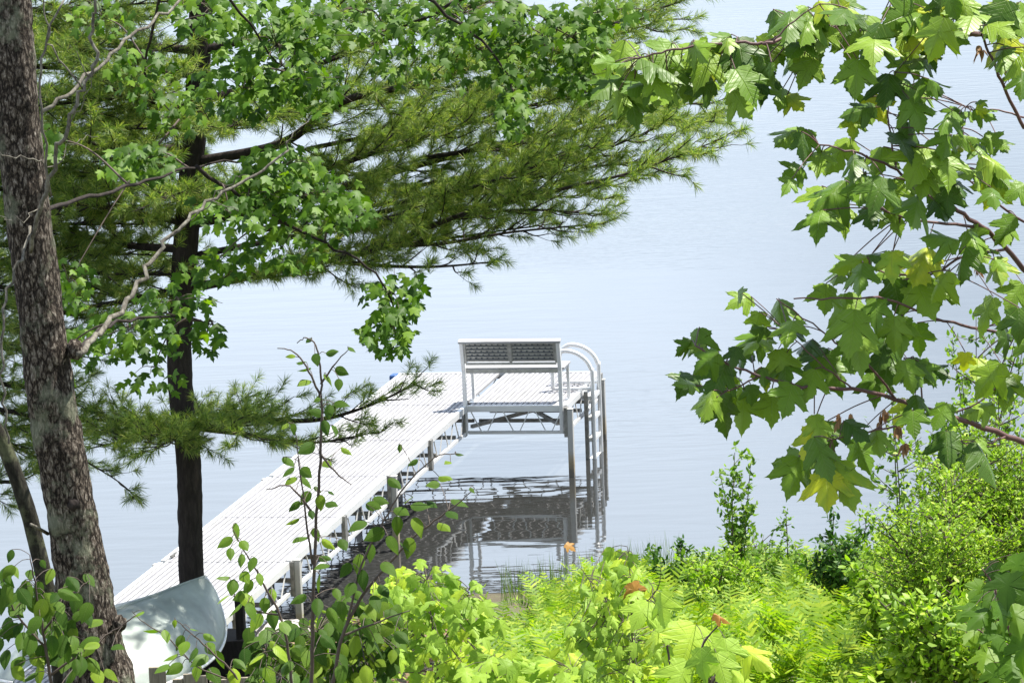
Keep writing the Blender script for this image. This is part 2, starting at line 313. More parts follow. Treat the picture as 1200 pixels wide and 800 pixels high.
def mesh_np(name, v, tri, mat, parent=None, origin=None):
    base = abs_loc(parent) if parent is not None else (np.zeros(3) if origin is None else np.asarray(origin, float))
    me = bpy.data.meshes.new(name); me.vertices.add(len(v)); me.vertices.foreach_set('co', np.ascontiguousarray(v - base, dtype=np.float32).ravel())
    me.loops.add(tri.size); me.loops.foreach_set('vertex_index', np.ascontiguousarray(tri, dtype=np.int32).ravel())
    me.polygons.add(len(tri)); me.polygons.foreach_set('loop_start', np.arange(0, tri.size, 3, dtype=np.int32))
    me.materials.append(mat); me.update(); me.validate()
    o = link(name, me, parent)
    if parent is None: o.location = base
    return o

class Leaves:                        # collects leaves, each with its own tip direction and facing
    def __init__(s): s.T = []; s.t = []; s.n = []; s.s = []
    def add(s, pos, tip, nor, size): s.T.append(pos); s.t.append(tip); s.n.append(nor); s.s.append(size); return s
    def build(s, name, templates, mat, parent=None, origin=None, wid=(0.85, 1.1), wood=None, wmat=None):
        T = np.array(s.T); t = np.array(s.t, float); n = np.array(s.n, float); S = np.array(s.s, float)
        t /= np.linalg.norm(t, axis=1)[:, None] + 1e-9
        n = n - t * np.sum(n * t, axis=1)[:, None]; n /= np.linalg.norm(n, axis=1)[:, None] + 1e-9
        x = np.cross(t, n); k = len(T); pick = rng.integers(0, len(templates), k); wx = rng.uniform(*wid, k)
        V, Tr, off = [], [], 0; UVs = []
        for j, (tv, tf) in enumerate(templates):
            ix = np.where(pick == j)[0]
            if not len(ix): continue
            tv = np.asarray(tv); tf = np.asarray(tf)
            vv = (tv[None, :, 0, None] * (x[ix] * wx[ix, None])[:, None, :] + tv[None, :, 1, None] * t[ix][:, None, :] + tv[None, :, 2, None] * n[ix][:, None, :]) * S[ix][:, None, None] + T[ix][:, None, :]
            V.append(vv.reshape(-1, 3)); m = len(tv); UVs.append(np.tile(tv[:, :2], (len(ix), 1)))
            Tr.append((tf[None] + (np.arange(len(ix)) * m)[:, None, None] + off).reshape(-1, 3)); off += len(ix) * m
        V = np.concatenate(V); Tr = np.concatenate(Tr); nl_ = len(Tr)
        if wood is not None and wood.n:
            wt = []
            for q in wood.f:
                for k2 in range(1, len(q) - 1): wt.append((q[0], q[k2], q[k2 + 1]))
            Tr = np.concatenate([Tr, np.array(wt) + len(V)]); V = np.concatenate([V] + wood.v)
        UVs = np.concatenate(UVs); UVs = np.concatenate([UVs, np.zeros((len(V) - len(UVs), 2))])
        o = mesh_np(name, V, Tr, mat, parent, origin)
        ul = o.data.uv_layers.new(name='leaf'); vi = np.empty(len(o.data.loops), np.int32); o.data.loops.foreach_get('vertex_index', vi)
        ul.data.foreach_set('uv', UVs[vi].astype(np.float32).ravel())
        if wood is not None and wood.n:
            o.data.materials.append(wmat); o.data.polygons.foreach_set('material_index', np.concatenate([np.zeros(nl_, np.int32), np.ones(len(Tr) - nl_, np.int32)]))
        return o

# leaf outlines (length one, stalk at the origin, tip towards +y)
def fan_leaf(half, fold=0.10, curl=0.18, rings=True, twist=0.0):
    right = list(half); left = [(-x, y) for x, y in reversed(half[1:-1])]
    ol = np.array(right + left, float); c = np.array([0, 0.40])
    def z(p): return -fold * np.abs(p[:, 0]) * 1.6 - curl * (p[:, 1] - 0.15) ** 2 * np.sign(p[:, 1] - 0.15) + twist * p[:, 0] * p[:, 1] + 0.035 * np.sin(p[:, 0] * 17) * np.abs(p[:, 0])
    n = len(ol)
    if rings:
        inner = c + (ol - c) * 0.5; pts = np.vstack([c[None], inner, ol]); f = []
        for i in range(n):
            j = (i + 1) % n; f += [(0, 1 + i, 1 + j), (1 + i, 1 + n + i, 1 + n + j), (1 + i, 1 + n + j, 1 + j)]
    else:
        pts = np.vstack([c[None], ol]); f = [(0, 1 + i, 1 + (i + 1) % n) for i in range(n)]
    return np.column_stack([pts, z(pts)]), np.array(f)
MAPLE = [(0, 0.02), (0.10, -0.02), (0.20, -0.01), (0.26, 0.03), (0.36, 0.02), (0.34, 0.08), (0.37, 0.13), (0.32, 0.18), (0.33, 0.24), (0.40, 0.30), (0.50, 0.38), (0.52, 0.44), (0.62, 0.56), (0.52, 0.57), (0.48, 0.62), (0.38, 0.58), (0.30, 0.56), (0.19, 0.53), (0.23, 0.62), (0.25, 0.72), (0.19, 0.76), (0.19, 0.84), (0.11, 0.88), (0.06, 0.98), (0, 1.10)]
MAPLE_S = [(0, 0.0), (0.2, -0.02), (0.37, 0.06), (0.32, 0.2), (0.60, 0.54), (0.36, 0.56), (0.20, 0.52), (0.24, 0.74), (0.09, 0.9), (0, 1.08)]
OVAL = [(0, 0.0), (0.16, 0.05), (0.27, 0.2), (0.31, 0.36), (0.29, 0.5), (0.235, 0.63), (0.16, 0.76), (0.08, 0.88), (0, 1.0)]
OVAL_S = [(0, 0.0), (0.2, 0.16), (0.26, 0.42), (0.15, 0.76), (0, 1.0)]
def toothed(ol, dep=0.10):
    o_ = [ol[0]]
    for (x0, y0), (x1, y1) in zip(ol[:-1], ol[1:]):
        l = math.hypot(x1 - x0, y1 - y0); nx, ny = -(y1 - y0) / l, (x1 - x0) / l
        for t in ((0.36,), (0.22, 0.60))[l > 0.12]:
            o_.append((max(0.004, x0 + (x1 - x0) * t + nx * l * dep), y0 + (y1 - y0) * t + ny * l * dep))
        o_.append((x1, y1))
    return o_
MAPLE = toothed(MAPLE)
def warp(o, a, b): return [(x * (1 + a * (y < .6)), y * (1 + b * (y > .7)) if y > .7 else y) for x, y in o]
T_MAPLE = [fan_leaf(MAPLE, 0.08, 0.25), fan_leaf(warp(MAPLE, -.18, .08), 0.38, 0.2), fan_leaf(warp(MAPLE, .12, -.04), 0.15, 0.55), fan_leaf(warp(MAPLE, -.1, 0), 0.5, 0.35, True, 0.4), fan_leaf(MAPLE, 0.22, 0.12), fan_leaf(MAPLE, -0.04, 0.40, True, 0.25), fan_leaf(MAPLE, 0.32, 0.3, True, -0.3)]
T_MAPLE_S = [fan_leaf(MAPLE_S, 0.08, 0.25, False), fan_leaf(MAPLE_S, 0.28, 0.15, False), fan_leaf(MAPLE_S, 0.12, 0.45, False, 0.3)]
T_OVAL = [fan_leaf(OVAL, 0.12, 0.15), fan_leaf(OVAL, 0.3, 0.3), fan_leaf(OVAL, 0.05, 0.35, True, 0.4)]
T_OVAL_S = [fan_leaf(OVAL_S, 0.15, 0.2, False), fan_leaf(OVAL_S, 0.3, 0.35, False), fan_leaf(OVAL_S, 0.05, 0.1, False, 0.3)]

def scatter(n, cx, cy_, rx, ry, s0, s1, a0=-70, a1=70):
    o = []
    for _ in range(n):
        r = math.sqrt(rng.uniform()); t = rng.uniform(0, 6.283); o.append((cx + rx * r * math.cos(t), cy_ + ry * r * math.sin(t), rng.uniform(s0, s1), rng.uniform(a0, a1)))
    return o
def rnd(s=1.0): return rng.normal(0, s, 3)
def mpp(d): return d / F * 1.03      # metres per picture pixel at a distance

# ------------------------------------------------------------------ the setting: lake and bank
SHX = np.array([-60, -12, -6.0, -4.5, -2.6, -1.0, 0, 1.7, 4.0, 8.0, 60]); SHY = np.array([27, 28, 29.6, 31.0, 33.4, 34.6, 34.7, 35.6, 35.6, 36.5, 38])
def shore(x): return np.interp(x, SHX, SHY)
def ground_z(x, y):
    s = shore(x) - y
    z = np.where(s > 0, 8.0 * (np.clip(s, 0, 400) / 34.7) ** 1.13, s * 0.16)
    z = np.where(s > 34.7, 8.0 + (s - 34.7) * 0.04, z)
    return np.maximum(z, -3.0)
gxs = np.concatenate([[-4000, -1500, -400, -150], np.linspace(-60, -10, 26), np.linspace(-9.5, 9.5, 96), np.linspace(10, 60, 26), [150, 400, 1500, 4000]])
gys = np.concatenate([[-4000, -1000, -200, -60], np.linspace(-30, 12, 30), np.linspace(12.3, 40, 140), np.linspace(41, 60, 8), [150, 600, 2000, 5000]])
X, Y = np.meshgrid(gxs, gys, indexing='ij'); Z = ground_z(X, Y)
nzv = np.array([mnoise.noise((x * 0.9, y * 0.9, 0)) * 0.10 + mnoise.noise((x * 3, y * 3, 5)) * 0.04 for x, y in zip(X.ravel(), Y.ravel())]).reshape(X.shape)
Z = Z + nzv * np.clip((shore(X) - Y) * 0.5 + 0.3, 0, 1)
v = np.column_stack([X.ravel(), Y.ravel(), Z.ravel()]); a, b_ = X.shape
ids = np.arange(a * b_).reshape(a, b_)
q = np.stack([ids[:-1, :-1], ids[1:, :-1], ids[1:, 1:], ids[:-1, 1:]], -1).reshape(-1, 4)
tri = np.concatenate([q[:, [0, 1, 2]], q[:, [0, 2, 3]]])
gr = mesh_np('ground', v, tri, M['soil']); tag(gr, kind='structure')
def gz(x, y): return float(ground_z(np.array(x), np.array(y)))
wm = MB(); wm.add([(-4000, 10, 0), (4000, 10, 0), (4000, 6000, 0), (-4000, 6000, 0)], [(0, 1, 2, 3)])
wo = wm.build('water', M['water']); tag(wo, kind='structure')

# ------------------------------------------------------------------ dock
ZD = 0.855
C0 = W(544.5, 476, ZD); DD = W(339, 656.6, ZD) - C0; DD = nrm(-DD)
DV = nrm(np.array([DD[1], -DD[0], 0]) + DD * 0.10)          # across the dock
def K(u, vv, z): return np.array([C0[0], C0[1], 0]) + DD * u + DV * vv + UP * z
WM, U0, U1 = 1.29, -11.6, 1.95
dock = empty('dock', K(-4, -0.64, 0), 'long white aluminium pier running out into the lake with a bench on its end', 'pier')
def deck_panel(u0, u1, v0, v1, n):
    mb = MB(); w = (v1 - v0) / n; gr_ = []
    for i in range(n):
        va = v0 + w * i + 0.006; vb = v0 + w * (i + 1) - 0.006
        # ribbed plank: crown in the middle, low grooves to either side
        for (p, r, z) in ((0.0, 0.36, 0), (0.36, 0.64, -0.006), (0.64, 1.0, 0)):
            x0 = va + (vb - va) * p; x1 = va + (vb - va) * r
            gi = len(mb.f)
            mb.box(K((u0 + u1) / 2, (x0 + x1) / 2, ZD - 0.016 + z), DD * (u1 - u0) / 2, DV * ((x1 - x0) / 2 - 0.0012), UP * 0.016)
            if z < 0: gr_.extend(range(gi, gi + 6))
    o = mb.build('deck_panel', M['deck'], dock); o.data.materials.append(M['groove'])
    for i in gr_: o.data.polygons[i].material_index = 1
    return o
SEAMS = [U0, -10.9, -9.06, -7.2, -5.38, -3.56, -1.79, 0.1, U1]
for a0, a1 in zip(SEAMS[:-1], SEAMS[1:]):
    deck_panel(a0 + 0.008, a1 - 0.008, -WM + 0.03, -0.03, 10)
deck_panel(0.06, U1 - 0.008, 0.035, 1.19, 9)
def truss(p0, p1, n, name='truss'):
    mb = MB(); p0 = np.asarray(p0); p1 = np.asarray(p1)
    dz = UP * 0.33
    mb.bar(p0 - UP * 0.036, p1 - UP * 0.036, 0.045, 0.075)
    mb.bar(p0 - dz, p1 - dz, 0.035, 0.035)
    for i in range(n):
        q0 = p0 + (p1 - p0) * i / n; q1 = p0 + (p1 - p0) * (i + 1) / n; md = (q0 + q1) / 2
        mb.bar(q0 - UP * 0.075 + (q1 - q0) * 0.1, md - dz - (q1 - q0) * 0.08, 0.012, 0.012); mb.bar(md - dz + (q1 - q0) * 0.08, q1 - UP * 0.075 - (q1 - q0) * 0.1, 0.012, 0.012)
    return mb.build(name, M['white_rail'], dock)
sec = [U0, -7.2, -3.56, 0.0]
for a0, a1 in zip(sec[:-1], sec[1:]):
    for vv in (-WM, 0.0):
        truss(K(a0 + 0.03, vv, ZD + 0.004), K(a1 - 0.03, vv, ZD + 0.004), 7)
truss(K(0.03, -WM, ZD + 0.004), K(U1, -WM, ZD + 0.004), 4)
truss(K(0.02, 0.03, ZD + 0.004), K(0.02, 1.2, ZD + 0.004), 3)
truss(K(0.03, 1.21, ZD + 0.004), K(U1, 1.21, ZD + 0.004), 4)
truss(K(U1, -WM, ZD + 0.004), K(U1, 1.2, ZD + 0.004), 6)
def brace(a, b):
    g = MB(); g.bar(a, b, 0.04, 0.04); g.build('cross_brace', M['alu_dark'], dock)
for s0 in np.arange(U0 + 0.2, U1, 0.92): brace(K(s0, -WM + 0.03, ZD - 0.30), K(s0, -0.03, ZD - 0.30))
for s0 in (0.55, 1.1, 1.6): brace(K(s0, 0.03, ZD - 0.30), K(s0, 1.17, ZD - 0.30))
brace(K(0.1, 0.05, ZD - 0.27), K(1.8, 1.1, ZD - 0.27)); brace(K(0.1, 1.1, ZD - 0.24), K(1.8, 0.05, ZD - 0.24))
for (uu, vv, top) in ((-7.14, 0.075, 0.0), (-3.5, 0.075, -0.02), (-7.14, -WM - 0.075, -0.05), (-3.5, -WM - 0.075, -0.05), (0.03, -WM - 0.075, -0.05), (U1 - 0.05, -WM - 0.075, -0.02), (-0.06, 1.285, -0.03), (U1 - 0.05, 1.26, -0.09), (-10.6, 0.075, 0.0)):
    pm = MB(); zg = min(gz(*K(uu, vv, 0)[:2]), 0) - 0.3
    pm.bar(K(uu, vv, zg), K(uu, vv, ZD + top), 0.066, 0.066); pm.box(K(uu, vv, ZD + top + 0.006), DD * 0.038, DV * 0.038, UP * 0.006)
    pm.build('post', M['post'], dock, bevel=0.004)
for (uu, vv) in ((-7.14, 0.03), (-3.5, 0.03), (-0.02, -0.005), (-0.05, 1.235), (-5.3, 0.03), (-1.75, 0.03), (-9.0, 0.03), (U1 - 0.05, 1.24)):
    pm = MB(); pm.box(K(uu, vv, ZD - 0.185), DD * 0.045, DV * 0.022, UP * 0.18); pm.build('bracket', M['alu_dark'], dock, bevel=0.004)
bm_ = MB(); bm_.box(K(U1 - 0.12, -WM - 0.06, ZD - 0.02), DD * 0.08, DV * 0.045, UP * 0.04); bm_.build('bumper', M['blue'], dock, bevel=0.02)
bm_ = MB(); bm_.bar(K(-7.1, -WM + 0.06, ZD + 0.03), K(-6.95, -WM + 0.06, ZD + 0.03), 0.02, 0.02); bm_.bar(K(-7.05, -WM + 0.06, ZD), K(-7.05, -WM + 0.06, ZD + 0.03), 0.02, 0.02); bm_.bar(K(-7.0, -WM + 0.06, ZD), K(-7.0, -WM + 0.06, ZD + 0.03), 0.02, 0.02); bm_.build('cleat', M['alu_dark'], dock)

# bench at the near edge of the end platform, facing the lake
B0 = K(0.02, 0.0, 0)
bench = empty('bench', K(0.15, 0.6, ZD), 'white metal bench on the pier end, seen from behind its slotted backrest', 'bench')
def Bp(u, vv, z): return K(u, vv, ZD + z)
for vv in (0.015, 1.175):
    g = MB(); g.bar(Bp(-0.03, vv, -0.33), Bp(-0.03, vv, 0.45), 0.045, 0.05); g.bar(Bp(-0.03, vv, 0.45), Bp(-0.10, vv, 0.80), 0.045, 0.055); g.build('rear_leg', M['white_rail'], bench, bevel=0.004)
    g = MB(); g.bar(Bp(0.36, vv + 0.01, 0.0), Bp(0.33, vv + 0.01, 0.44), 0.035, 0.04); g.box(Bp(0.36, vv + 0.01, 0.006), DD * 0.05, DV * 0.04, UP * 0.006); g.build('front_leg', M['white_rail'], bench, bevel=0.004)
    g = MB(); g.bar(Bp(-0.03, vv + 0.004, 0.43), Bp(0.37, vv + 0.004, 0.43), 0.03, 0.035); g.build('seat_support', M['white_rail'], bench)
g = MB()
for i in range(3):
    uu = 0.045 + i * 0.122; g.box(Bp(uu, 0.6, 0.462), DD * 0.057, DV * 0.62, UP * 0.012)
g.build('seat', M['deck'], bench, bevel=0.003)
g = MB(); g.bar(Bp(-0.005, 0.04, 0.432), Bp(-0.005, 1.15, 0.432), 0.02, 0.05); g.build('seat_rail', M['alu'], bench, bevel=0.003)
ta = nrm(Bp(-0.10, 0, 0.80) - Bp(-0.03, 0, 0.45)); tn = np.cross(DV, ta); tn = nrm(tn)
def Bk(s, vv, o=0.0): return Bp(-0.03, vv, 0.45) + ta * s + tn * o
g = MB(); g.box(Bk(0.37, 0.595), DV * 0.615, tn * 0.045, ta * 0.014); g.build('top_rail', M['deck'], bench, bevel=0.004)
back = MB(); back.box(Bk(0.225, 0.595, 0.0), DV * 0.55, tn * 0.006, ta * 0.115); bo = back.build('backrest', M['alu'], bench)
facing = -1.0 if np.dot(tn, FW) > 0 else 1.0
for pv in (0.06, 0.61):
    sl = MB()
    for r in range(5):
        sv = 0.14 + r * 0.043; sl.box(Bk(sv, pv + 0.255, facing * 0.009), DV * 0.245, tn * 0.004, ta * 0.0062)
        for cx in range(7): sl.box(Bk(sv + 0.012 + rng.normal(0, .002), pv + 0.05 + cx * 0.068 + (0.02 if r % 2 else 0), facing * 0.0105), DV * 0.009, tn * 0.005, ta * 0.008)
    sl.build('slot_shade_bars', M['slot_shade'], bo)  # raised dark bars and nubs painted as shaded slots, no openings cut
for vv in (0.045, 0.595, 1.145):
    g = MB(); g.box(Bk(0.225, vv, facing * 0.012), DV * 0.017, tn * 0.007, ta * 0.13); g.build('back_stile', M['alu'], bench)
g = MB(); g.bar(Bk(0.085, 0.05, facing * 0.01), Bk(0.085, 1.14, facing * 0.01), 0.02, 0.03); g.build('back_rail', M['alu'], bench)

# swimming ladder on the right end
lad = empty('ladder', K(1.1, 1.33, 0), 'white swim ladder with two hoop handrails hung on the right end of the pier', 'ladder')
for uu in (0.88, 1.26):
    hoop = [K(uu, 1.36, -0.55), K(uu, 1.36, ZD + 0.12), K(uu, 1.35, ZD + 0.25), K(uu, 1.29, ZD + 0.37), K(uu, 1.18, ZD + 0.455), K(uu, 1.06, ZD + 0.49), K(uu, 0.97, ZD + 0.475), K(uu, 0.90, ZD + 0.41), K(uu, 0.875, ZD + 0.3), K(uu, 0.875, ZD + 0.02)]
    g = MB(); g.tube(spline(hoop, 5), 0.027, 10); g.build('handrail', M['white_rail'], lad, smooth=True)
    g = MB(); g.bar(K(uu, 0.86, ZD + 0.02), K(uu, 1.34, ZD + 0.02), 0.035, 0.03); g.build('foot_bar', M['white_rail'], lad)
    g = MB(); g.bar(K(uu, 1.275, -0.45), K(uu, 1.275, ZD - 0.02), 0.045, 0.05); g.build('inner_rail', M['alu_dark'], lad)
for z in (ZD - 0.10, ZD - 0.36, ZD - 0.62, ZD - 0.88):
    g = MB(); g.box(K(1.07, 1.32, z), DD * 0.185, DV * 0.05, UP * 0.026); g.build('tread', M['white_rail'], lad, bevel=0.004)

# ------------------------------------------------------------------ shore things on the left: boat, timbers
canoe = empty('canoe', P(190, 800, 27.2), 'pale silver aluminium canoe turned bottom up with its pointed bow raised', 'canoe')
KC = spline(pl((240, 675, 28.0), (216, 683, 27.85), (190, 693, 27.65), (140, 713, 27.25), (100, 735, 26.9), (72, 770, 26.6)), 8)
RC = spline(pl((240, 675, 28.0), (252, 694, 28.06), (261, 720, 28.0), (264, 743, 27.8), (256, 764, 27.45), (236, 782, 27.0), (205, 797, 26.6), (160, 812, 26.3), (110, 818, 26.1), (72, 812, 26.2)), 8)
def resample(c, n):
    cum = np.concatenate([[0], np.cumsum(np.linalg.norm(np.diff(c, axis=0), axis=1))]); q = np.linspace(0, cum[-1], n)
    return np.column_stack([np.interp(q, cum, c[:, k]) for k in range(3)])
NL, NA = 48, 15
KC = resample(KC, NL); RC = resample(RC, NL); axis_ = nrm(KC[-1] - KC[0]); side_ = nrm(np.cross(axis_, UP)); side_ = side_ if side_[1] > 0 else -side_
R2 = KC + (RC - KC) - 2 * np.sum((RC - KC) * -side_, axis=1)[:, None] * -side_          # the far half mirrors the near one across the keel
R2 = np.where(np.arange(NL)[:, None] == 0, KC, R2)
def half(rim, out_, sgn):
    V = []
    for i in range(NL):
        wd = np.linalg.norm(rim[i] - KC[i]); ctrl = (KC[i] * .5 + rim[i] * .5) + (UP * .55 + out_ * .8) * wd * .34
        for k in range(NA):
            t = k / (NA - 1); p = KC[i] * (1 - t) ** 2 + 2 * ctrl * t * (1 - t) + rim[i] * t * t
            V.append(p + out_ * (0.020 * mnoise.noise(Vector(p * 3.1)) + 0.008 * mnoise.noise(Vector(p * 9))) * math.sin(math.pi * t))
    Fc = [(i * NA + k, (i + 1) * NA + k, (i + 1) * NA + k + 1, i * NA + k + 1) for i in range(NL - 1) for k in range(NA - 1)]
    return V, Fc
g = MB(); g.add(*half(RC, -side_, 1)); g.add(*half(R2, side_, -1)); hull = g.build('hull', M['canoe'], canoe, smooth=True); so = hull.modifiers.new('thick', 'SOLIDIFY'); so.thickness = 0.008; so.offset = 0
for rc in (RC, R2):
    g = MB(); g.tube(rc, 0.016, 8); g.build('gunwale', M['white_rail'], canoe, smooth=True)
g = MB(); g.tube(KC, 0.010, 8); g.build('keel_band', M['canoe'], canoe, smooth=True)
# timbers
def post_at(px, py0, py1, d, wpx, mat, label, name='wooden_post', cat='post'):
    b0 = P(px, py1, d); tz = P(px, py0, d)[2]; zg = min(gz(b0[0], b0[1]) - 0.2, tz - 0.2)
    w = wpx * mpp(d)
    g = MB(); g.bar((b0[0], b0[1], zg), (b0[0], b0[1], tz), w, w); o = g.build(name, M[mat], None, origin=(b0[0], b0[1], zg), bevel=0.006); tag(o, label, cat); return o
post_at(285, 700, 785, 29.2, 10, 'wood_dark', 'black upright timber post just right of the canoe bow')
g = MB(); c = P(262, 768, 29.3); g.box(c, R0 * 0.24, np.array([0, 0.2, 0]), UP * 0.19); o = g.build('shade_box', M['wood_dark'], None, origin=c - UP * 0.3, bevel=0.008); tag(o, 'low black box put in for the shaded void between canoe bow and post', 'shade box')  # solid dark box added in place of a shaded void
edging = empty('board_edging', P(235, 800, 26.2), 'row of short weathered grey boards standing below the canoe', 'edging')
for (px, w, top) in ((184, 20, 781), (208, 12, 795), (222, 15, 789), (236, 13, 791), (252, 13, 797), (268, 18, 795), (288, 18, 793), (304, 12, 797)):
    c = P(px, top, 26.2); zt = c[2]; zb = gz(c[0], c[1]) - 0.1
    g = MB(); g.box((c[0], c[1], (zt + zb) / 2), R0 * w * mpp(26.2) / 2, np.array([0, 0.014, 0]), UP * (zt - zb) / 2); g.build('board', M['wood_grey'], edging, bevel=0.003)

def rock(px, py, d, sx, sy, sz, label, seed):
    bpos = P(px, py, d); z0 = max(gz(bpos[0], bpos[1]), bpos[2] - sz)
    V, Fc = [], []; nu, nv = 20, 12
    for j in range(nv + 1):
        for i in range(nu):
            th = 2 * math.pi * i / nu; ph = math.pi * j / nv
            dv = Vector((math.cos(th) * math.sin(ph), math.sin(th) * math.sin(ph), math.cos(ph)))
            n = 1 + 0.35 * mnoise.noise(dv * 1.7 + Vector((seed * 3.1, 0, 0))) + 0.12 * mnoise.noise(dv * 5 + Vector((seed, 2, 0)))
            q = [math.copysign(abs(c_) ** 0.7, c_) for c_ in dv]
            V.append((bpos[0] + q[0] * n * sx, bpos[1] + q[1] * n * sy, bpos[2] + q[2] * n * sz))
    for j in range(nv):
        for i in range(nu):
            i2 = (i + 1) % nu; Fc.append((j * nu + i, (j + 1) * nu + i, (j + 1) * nu + i2, j * nu + i2))
    g = MB(); g.add(V, Fc); o = g.build('rock', M['rock'], None, origin=bpos, smooth=True); tag(o, label, 'rock', None); return o
rock(612, 740, 33.2, 0.42, 0.6, 0.12, 'flat pale stone slab at the water edge beside the lime seedling', 1)
rock(588, 768, 31.6, 0.28, 0.35, 0.12, 'pale flat stone half hidden under seedling leaves, nearer than the slab', 2)
rock(655, 722, 33.9, 0.34, 0.4, 0.08, 'low pale stone under the reeds at the lake edge', 3)
rock(625, 786, 30.5, 0.26, 0.3, 0.10, 'pale stone among fern fronds below the stone slab', 4)
rock(330, 745, 32.2, 0.3, 0.3, 0.10, 'brownish flat stone beside the pier post on the shore', 5)

# ------------------------------------------------------------------ trees
def trunk_mesh(name, pts, rads, mat, parent, sides=40, rough=0.10, per=14, knots=(), lump=7.0):
    sp = spline(pts, per); rr = np.interp(np.linspace(0, 1, len(sp)), np.linspace(0, 1, len(rads)), rads)
    V = []; n = len(sp); tan = np.gradient(sp, axis=0); tan /= np.linalg.norm(tan, axis=1)[:, None]
    for i in range(n):
        u = nrm(np.cross(tan[i], (0, 1, 0))); w = np.cross(tan[i], u)
        for k in range(sides):
            a = 2 * math.pi * k / sides; dv = math.cos(a) * u + math.sin(a) * w; p = sp[i] + dv * rr[i]
            r = rr[i] * (1 + rough * (mnoise.noise(Vector(p) * lump) * 0.7 + abs(mnoise.noise(Vector((p[0] * 26, p[1] * 26, p[2] * 9)))) * 0.8 - 0.25))
            V.append(sp[i] + dv * r)
    Fc = [(i * sides + k, i * sides + (k + 1) % sides, (i + 1) * sides + (k + 1) % sides, (i + 1) * sides + k) for i in range(n - 1) for k in range(sides)]
    g = MB(); g.add(V, Fc); return g.build(name, mat, parent, smooth=True)


# --- big rough maple on the left
tb = P(125, 880, 20.0); tb[2] = gz(tb[0], tb[1]) - 0.1
maple = empty('maple_tree', tb, 'maple with the thick rough grey lichen-spotted trunk at the left edge', 'tree')
tp = [tb] + pl((118, 820, 20), (104, 740, 20), (92, 650, 20), (82, 590, 20), (73, 540, 20), (60, 465, 20), (50, 390, 20), (42, 320, 20), (34, 260, 20), (25, 180, 20), (18, 100, 20), (12, 20, 20), (8, -60, 20), (4, -160, 20), (0, -300, 20), (10, -520, 20.2), (5, -800, 20.3))
mw = mpp(20)
trad = np.array([58, 44, 36, 30, 28.5, 28.5, 28, 27, 26, 26, 26, 25, 25, 24, 23, 20, 15, 8]) * mw
trunk_mesh('trunk', tp, trad, M['maple_bark'], maple, 56, 0.13, 14)
def blob(parent, c, r, mat, name='knot', sx=1.0):
    g = MB(); V, Fc = [], []
    for j in range(9):
        for i in range(14):
            th = 2 * math.pi * i / 14; ph = math.pi * j / 8; dv = Vector((math.cos(th) * math.sin(ph), math.sin(th) * math.sin(ph), math.cos(ph)))
            V.append(np.array(c) + np.array(dv) * r * (1 + 0.3 * mnoise.noise(dv * 2.3 + Vector(c))) * np.array([sx, 1, 1.25]))
    for j in range(8):
        for i in range(14): Fc.append((j * 14 + i, (j + 1) * 14 + i, (j + 1) * 14 + (i + 1) % 14, j * 14 + (i + 1) % 14))
    g.add(V, Fc); return g.build(name, mat, parent, smooth=True)
blob(maple, P(88, 410, 19.95), 10 * mw, M['maple_bark']); blob(maple, P(86, 590, 19.88), 8 * mw, M['pine_bark']); blob(maple, P(140, 730, 19.9), 8 * mw, M['maple_bark'])
# dead grey limbs in front of the crown
def branch(parent, pts, r0, r1, mat, name='branch', sides=8, jit=0.0, per=5):
    sp = spline(pts, per)
    if jit: sp[1:-1] += rng.normal(0, jit, (len(sp) - 2, 3))
    g = MB(); g.tube(sp, np.linspace(r0, r1, len(sp)), sides); return g.build(name, mat, parent, smooth=True)
dead = [([(92, 415, 19.9), (115, 395, 20.3), (145, 358, 20.6), (168, 325, 20.8), (190, 290, 21), (215, 263, 21.1), (250, 232, 21.3), (300, 205, 21.5), (338, 176, 21.6)], 5.5, 2.0),
        ([(338, 176, 21.6), (340, 160, 21.6), (362, 142, 21.7)], 1.6, 0.6), ([(250, 232, 21.3), (275, 212, 21.2), (290, 205, 21.1)], 1.2, 0.5), ([(225, 258, 21.1), (250, 240, 21), (280, 248, 20.9)], 1.2, 0.5),
        ([(35, 300, 19.9), (45, 245, 19.7), (62, 195, 19.6), (80, 150, 19.5), (97, 105, 19.5), (112, 62, 19.5), (108, 20, 19.5), (115, -30, 19.5)], 4.0, 2.2),
        ([(97, 105, 19.5), (70, 70, 19.4), (55, 35, 19.3), (50, -20, 19.3)], 1.6, 1.0), ([(50, 130, 19.8), (95, 100, 20), (130, 62, 20.3), (170, 32, 20.6), (214, -4, 21)], 3.6, 2.2),
        ([(35, 265, 19.8), (24, 300, 19.6), (10, 340, 19.5), (2, 400, 19.4), (4, 470, 19.4), (10, 520, 19.4)], 2.6, 1.8), ([(62, 195, 19.6), (30, 185, 19.4), (0, 178, 19.3), (-30, 170, 19.3)], 1.2, 0.7),
        ([(62, 195, 19.6), (90, 170, 19.6), (115, 160, 19.7)], 1.0, 0.5), ([(80, 150, 19.5), (100, 110, 19.4), (116, 65, 19.3)], 0.9, 0.5), ([(45, 245, 19.7), (20, 258, 19.5), (0, 256, 19.5)], 1.0, 0.5),
        ([(60, 230, 19.6), (50, 130, 19.4), (52, 60, 19.4), (75, 0, 19.4)], 2.2, 1.6), ([(104, 90, 19.5), (90, 60, 19.4)], 1.0, 0.5)]
for pts, r0, r1 in dead: branch(maple, pl(*pts), r0 * mw * .68, r1 * mw * .75, M['dead_twig'], jit=0.012)
g = MB(); g.tube(pl((56, 625, 20), (44, 618, 19.8), (36, 614, 19.7)), [2.2 * mw, 2 * mw, 1.8 * mw], 8); g.build('branch_stub', M['dead_twig'], maple, smooth=True)
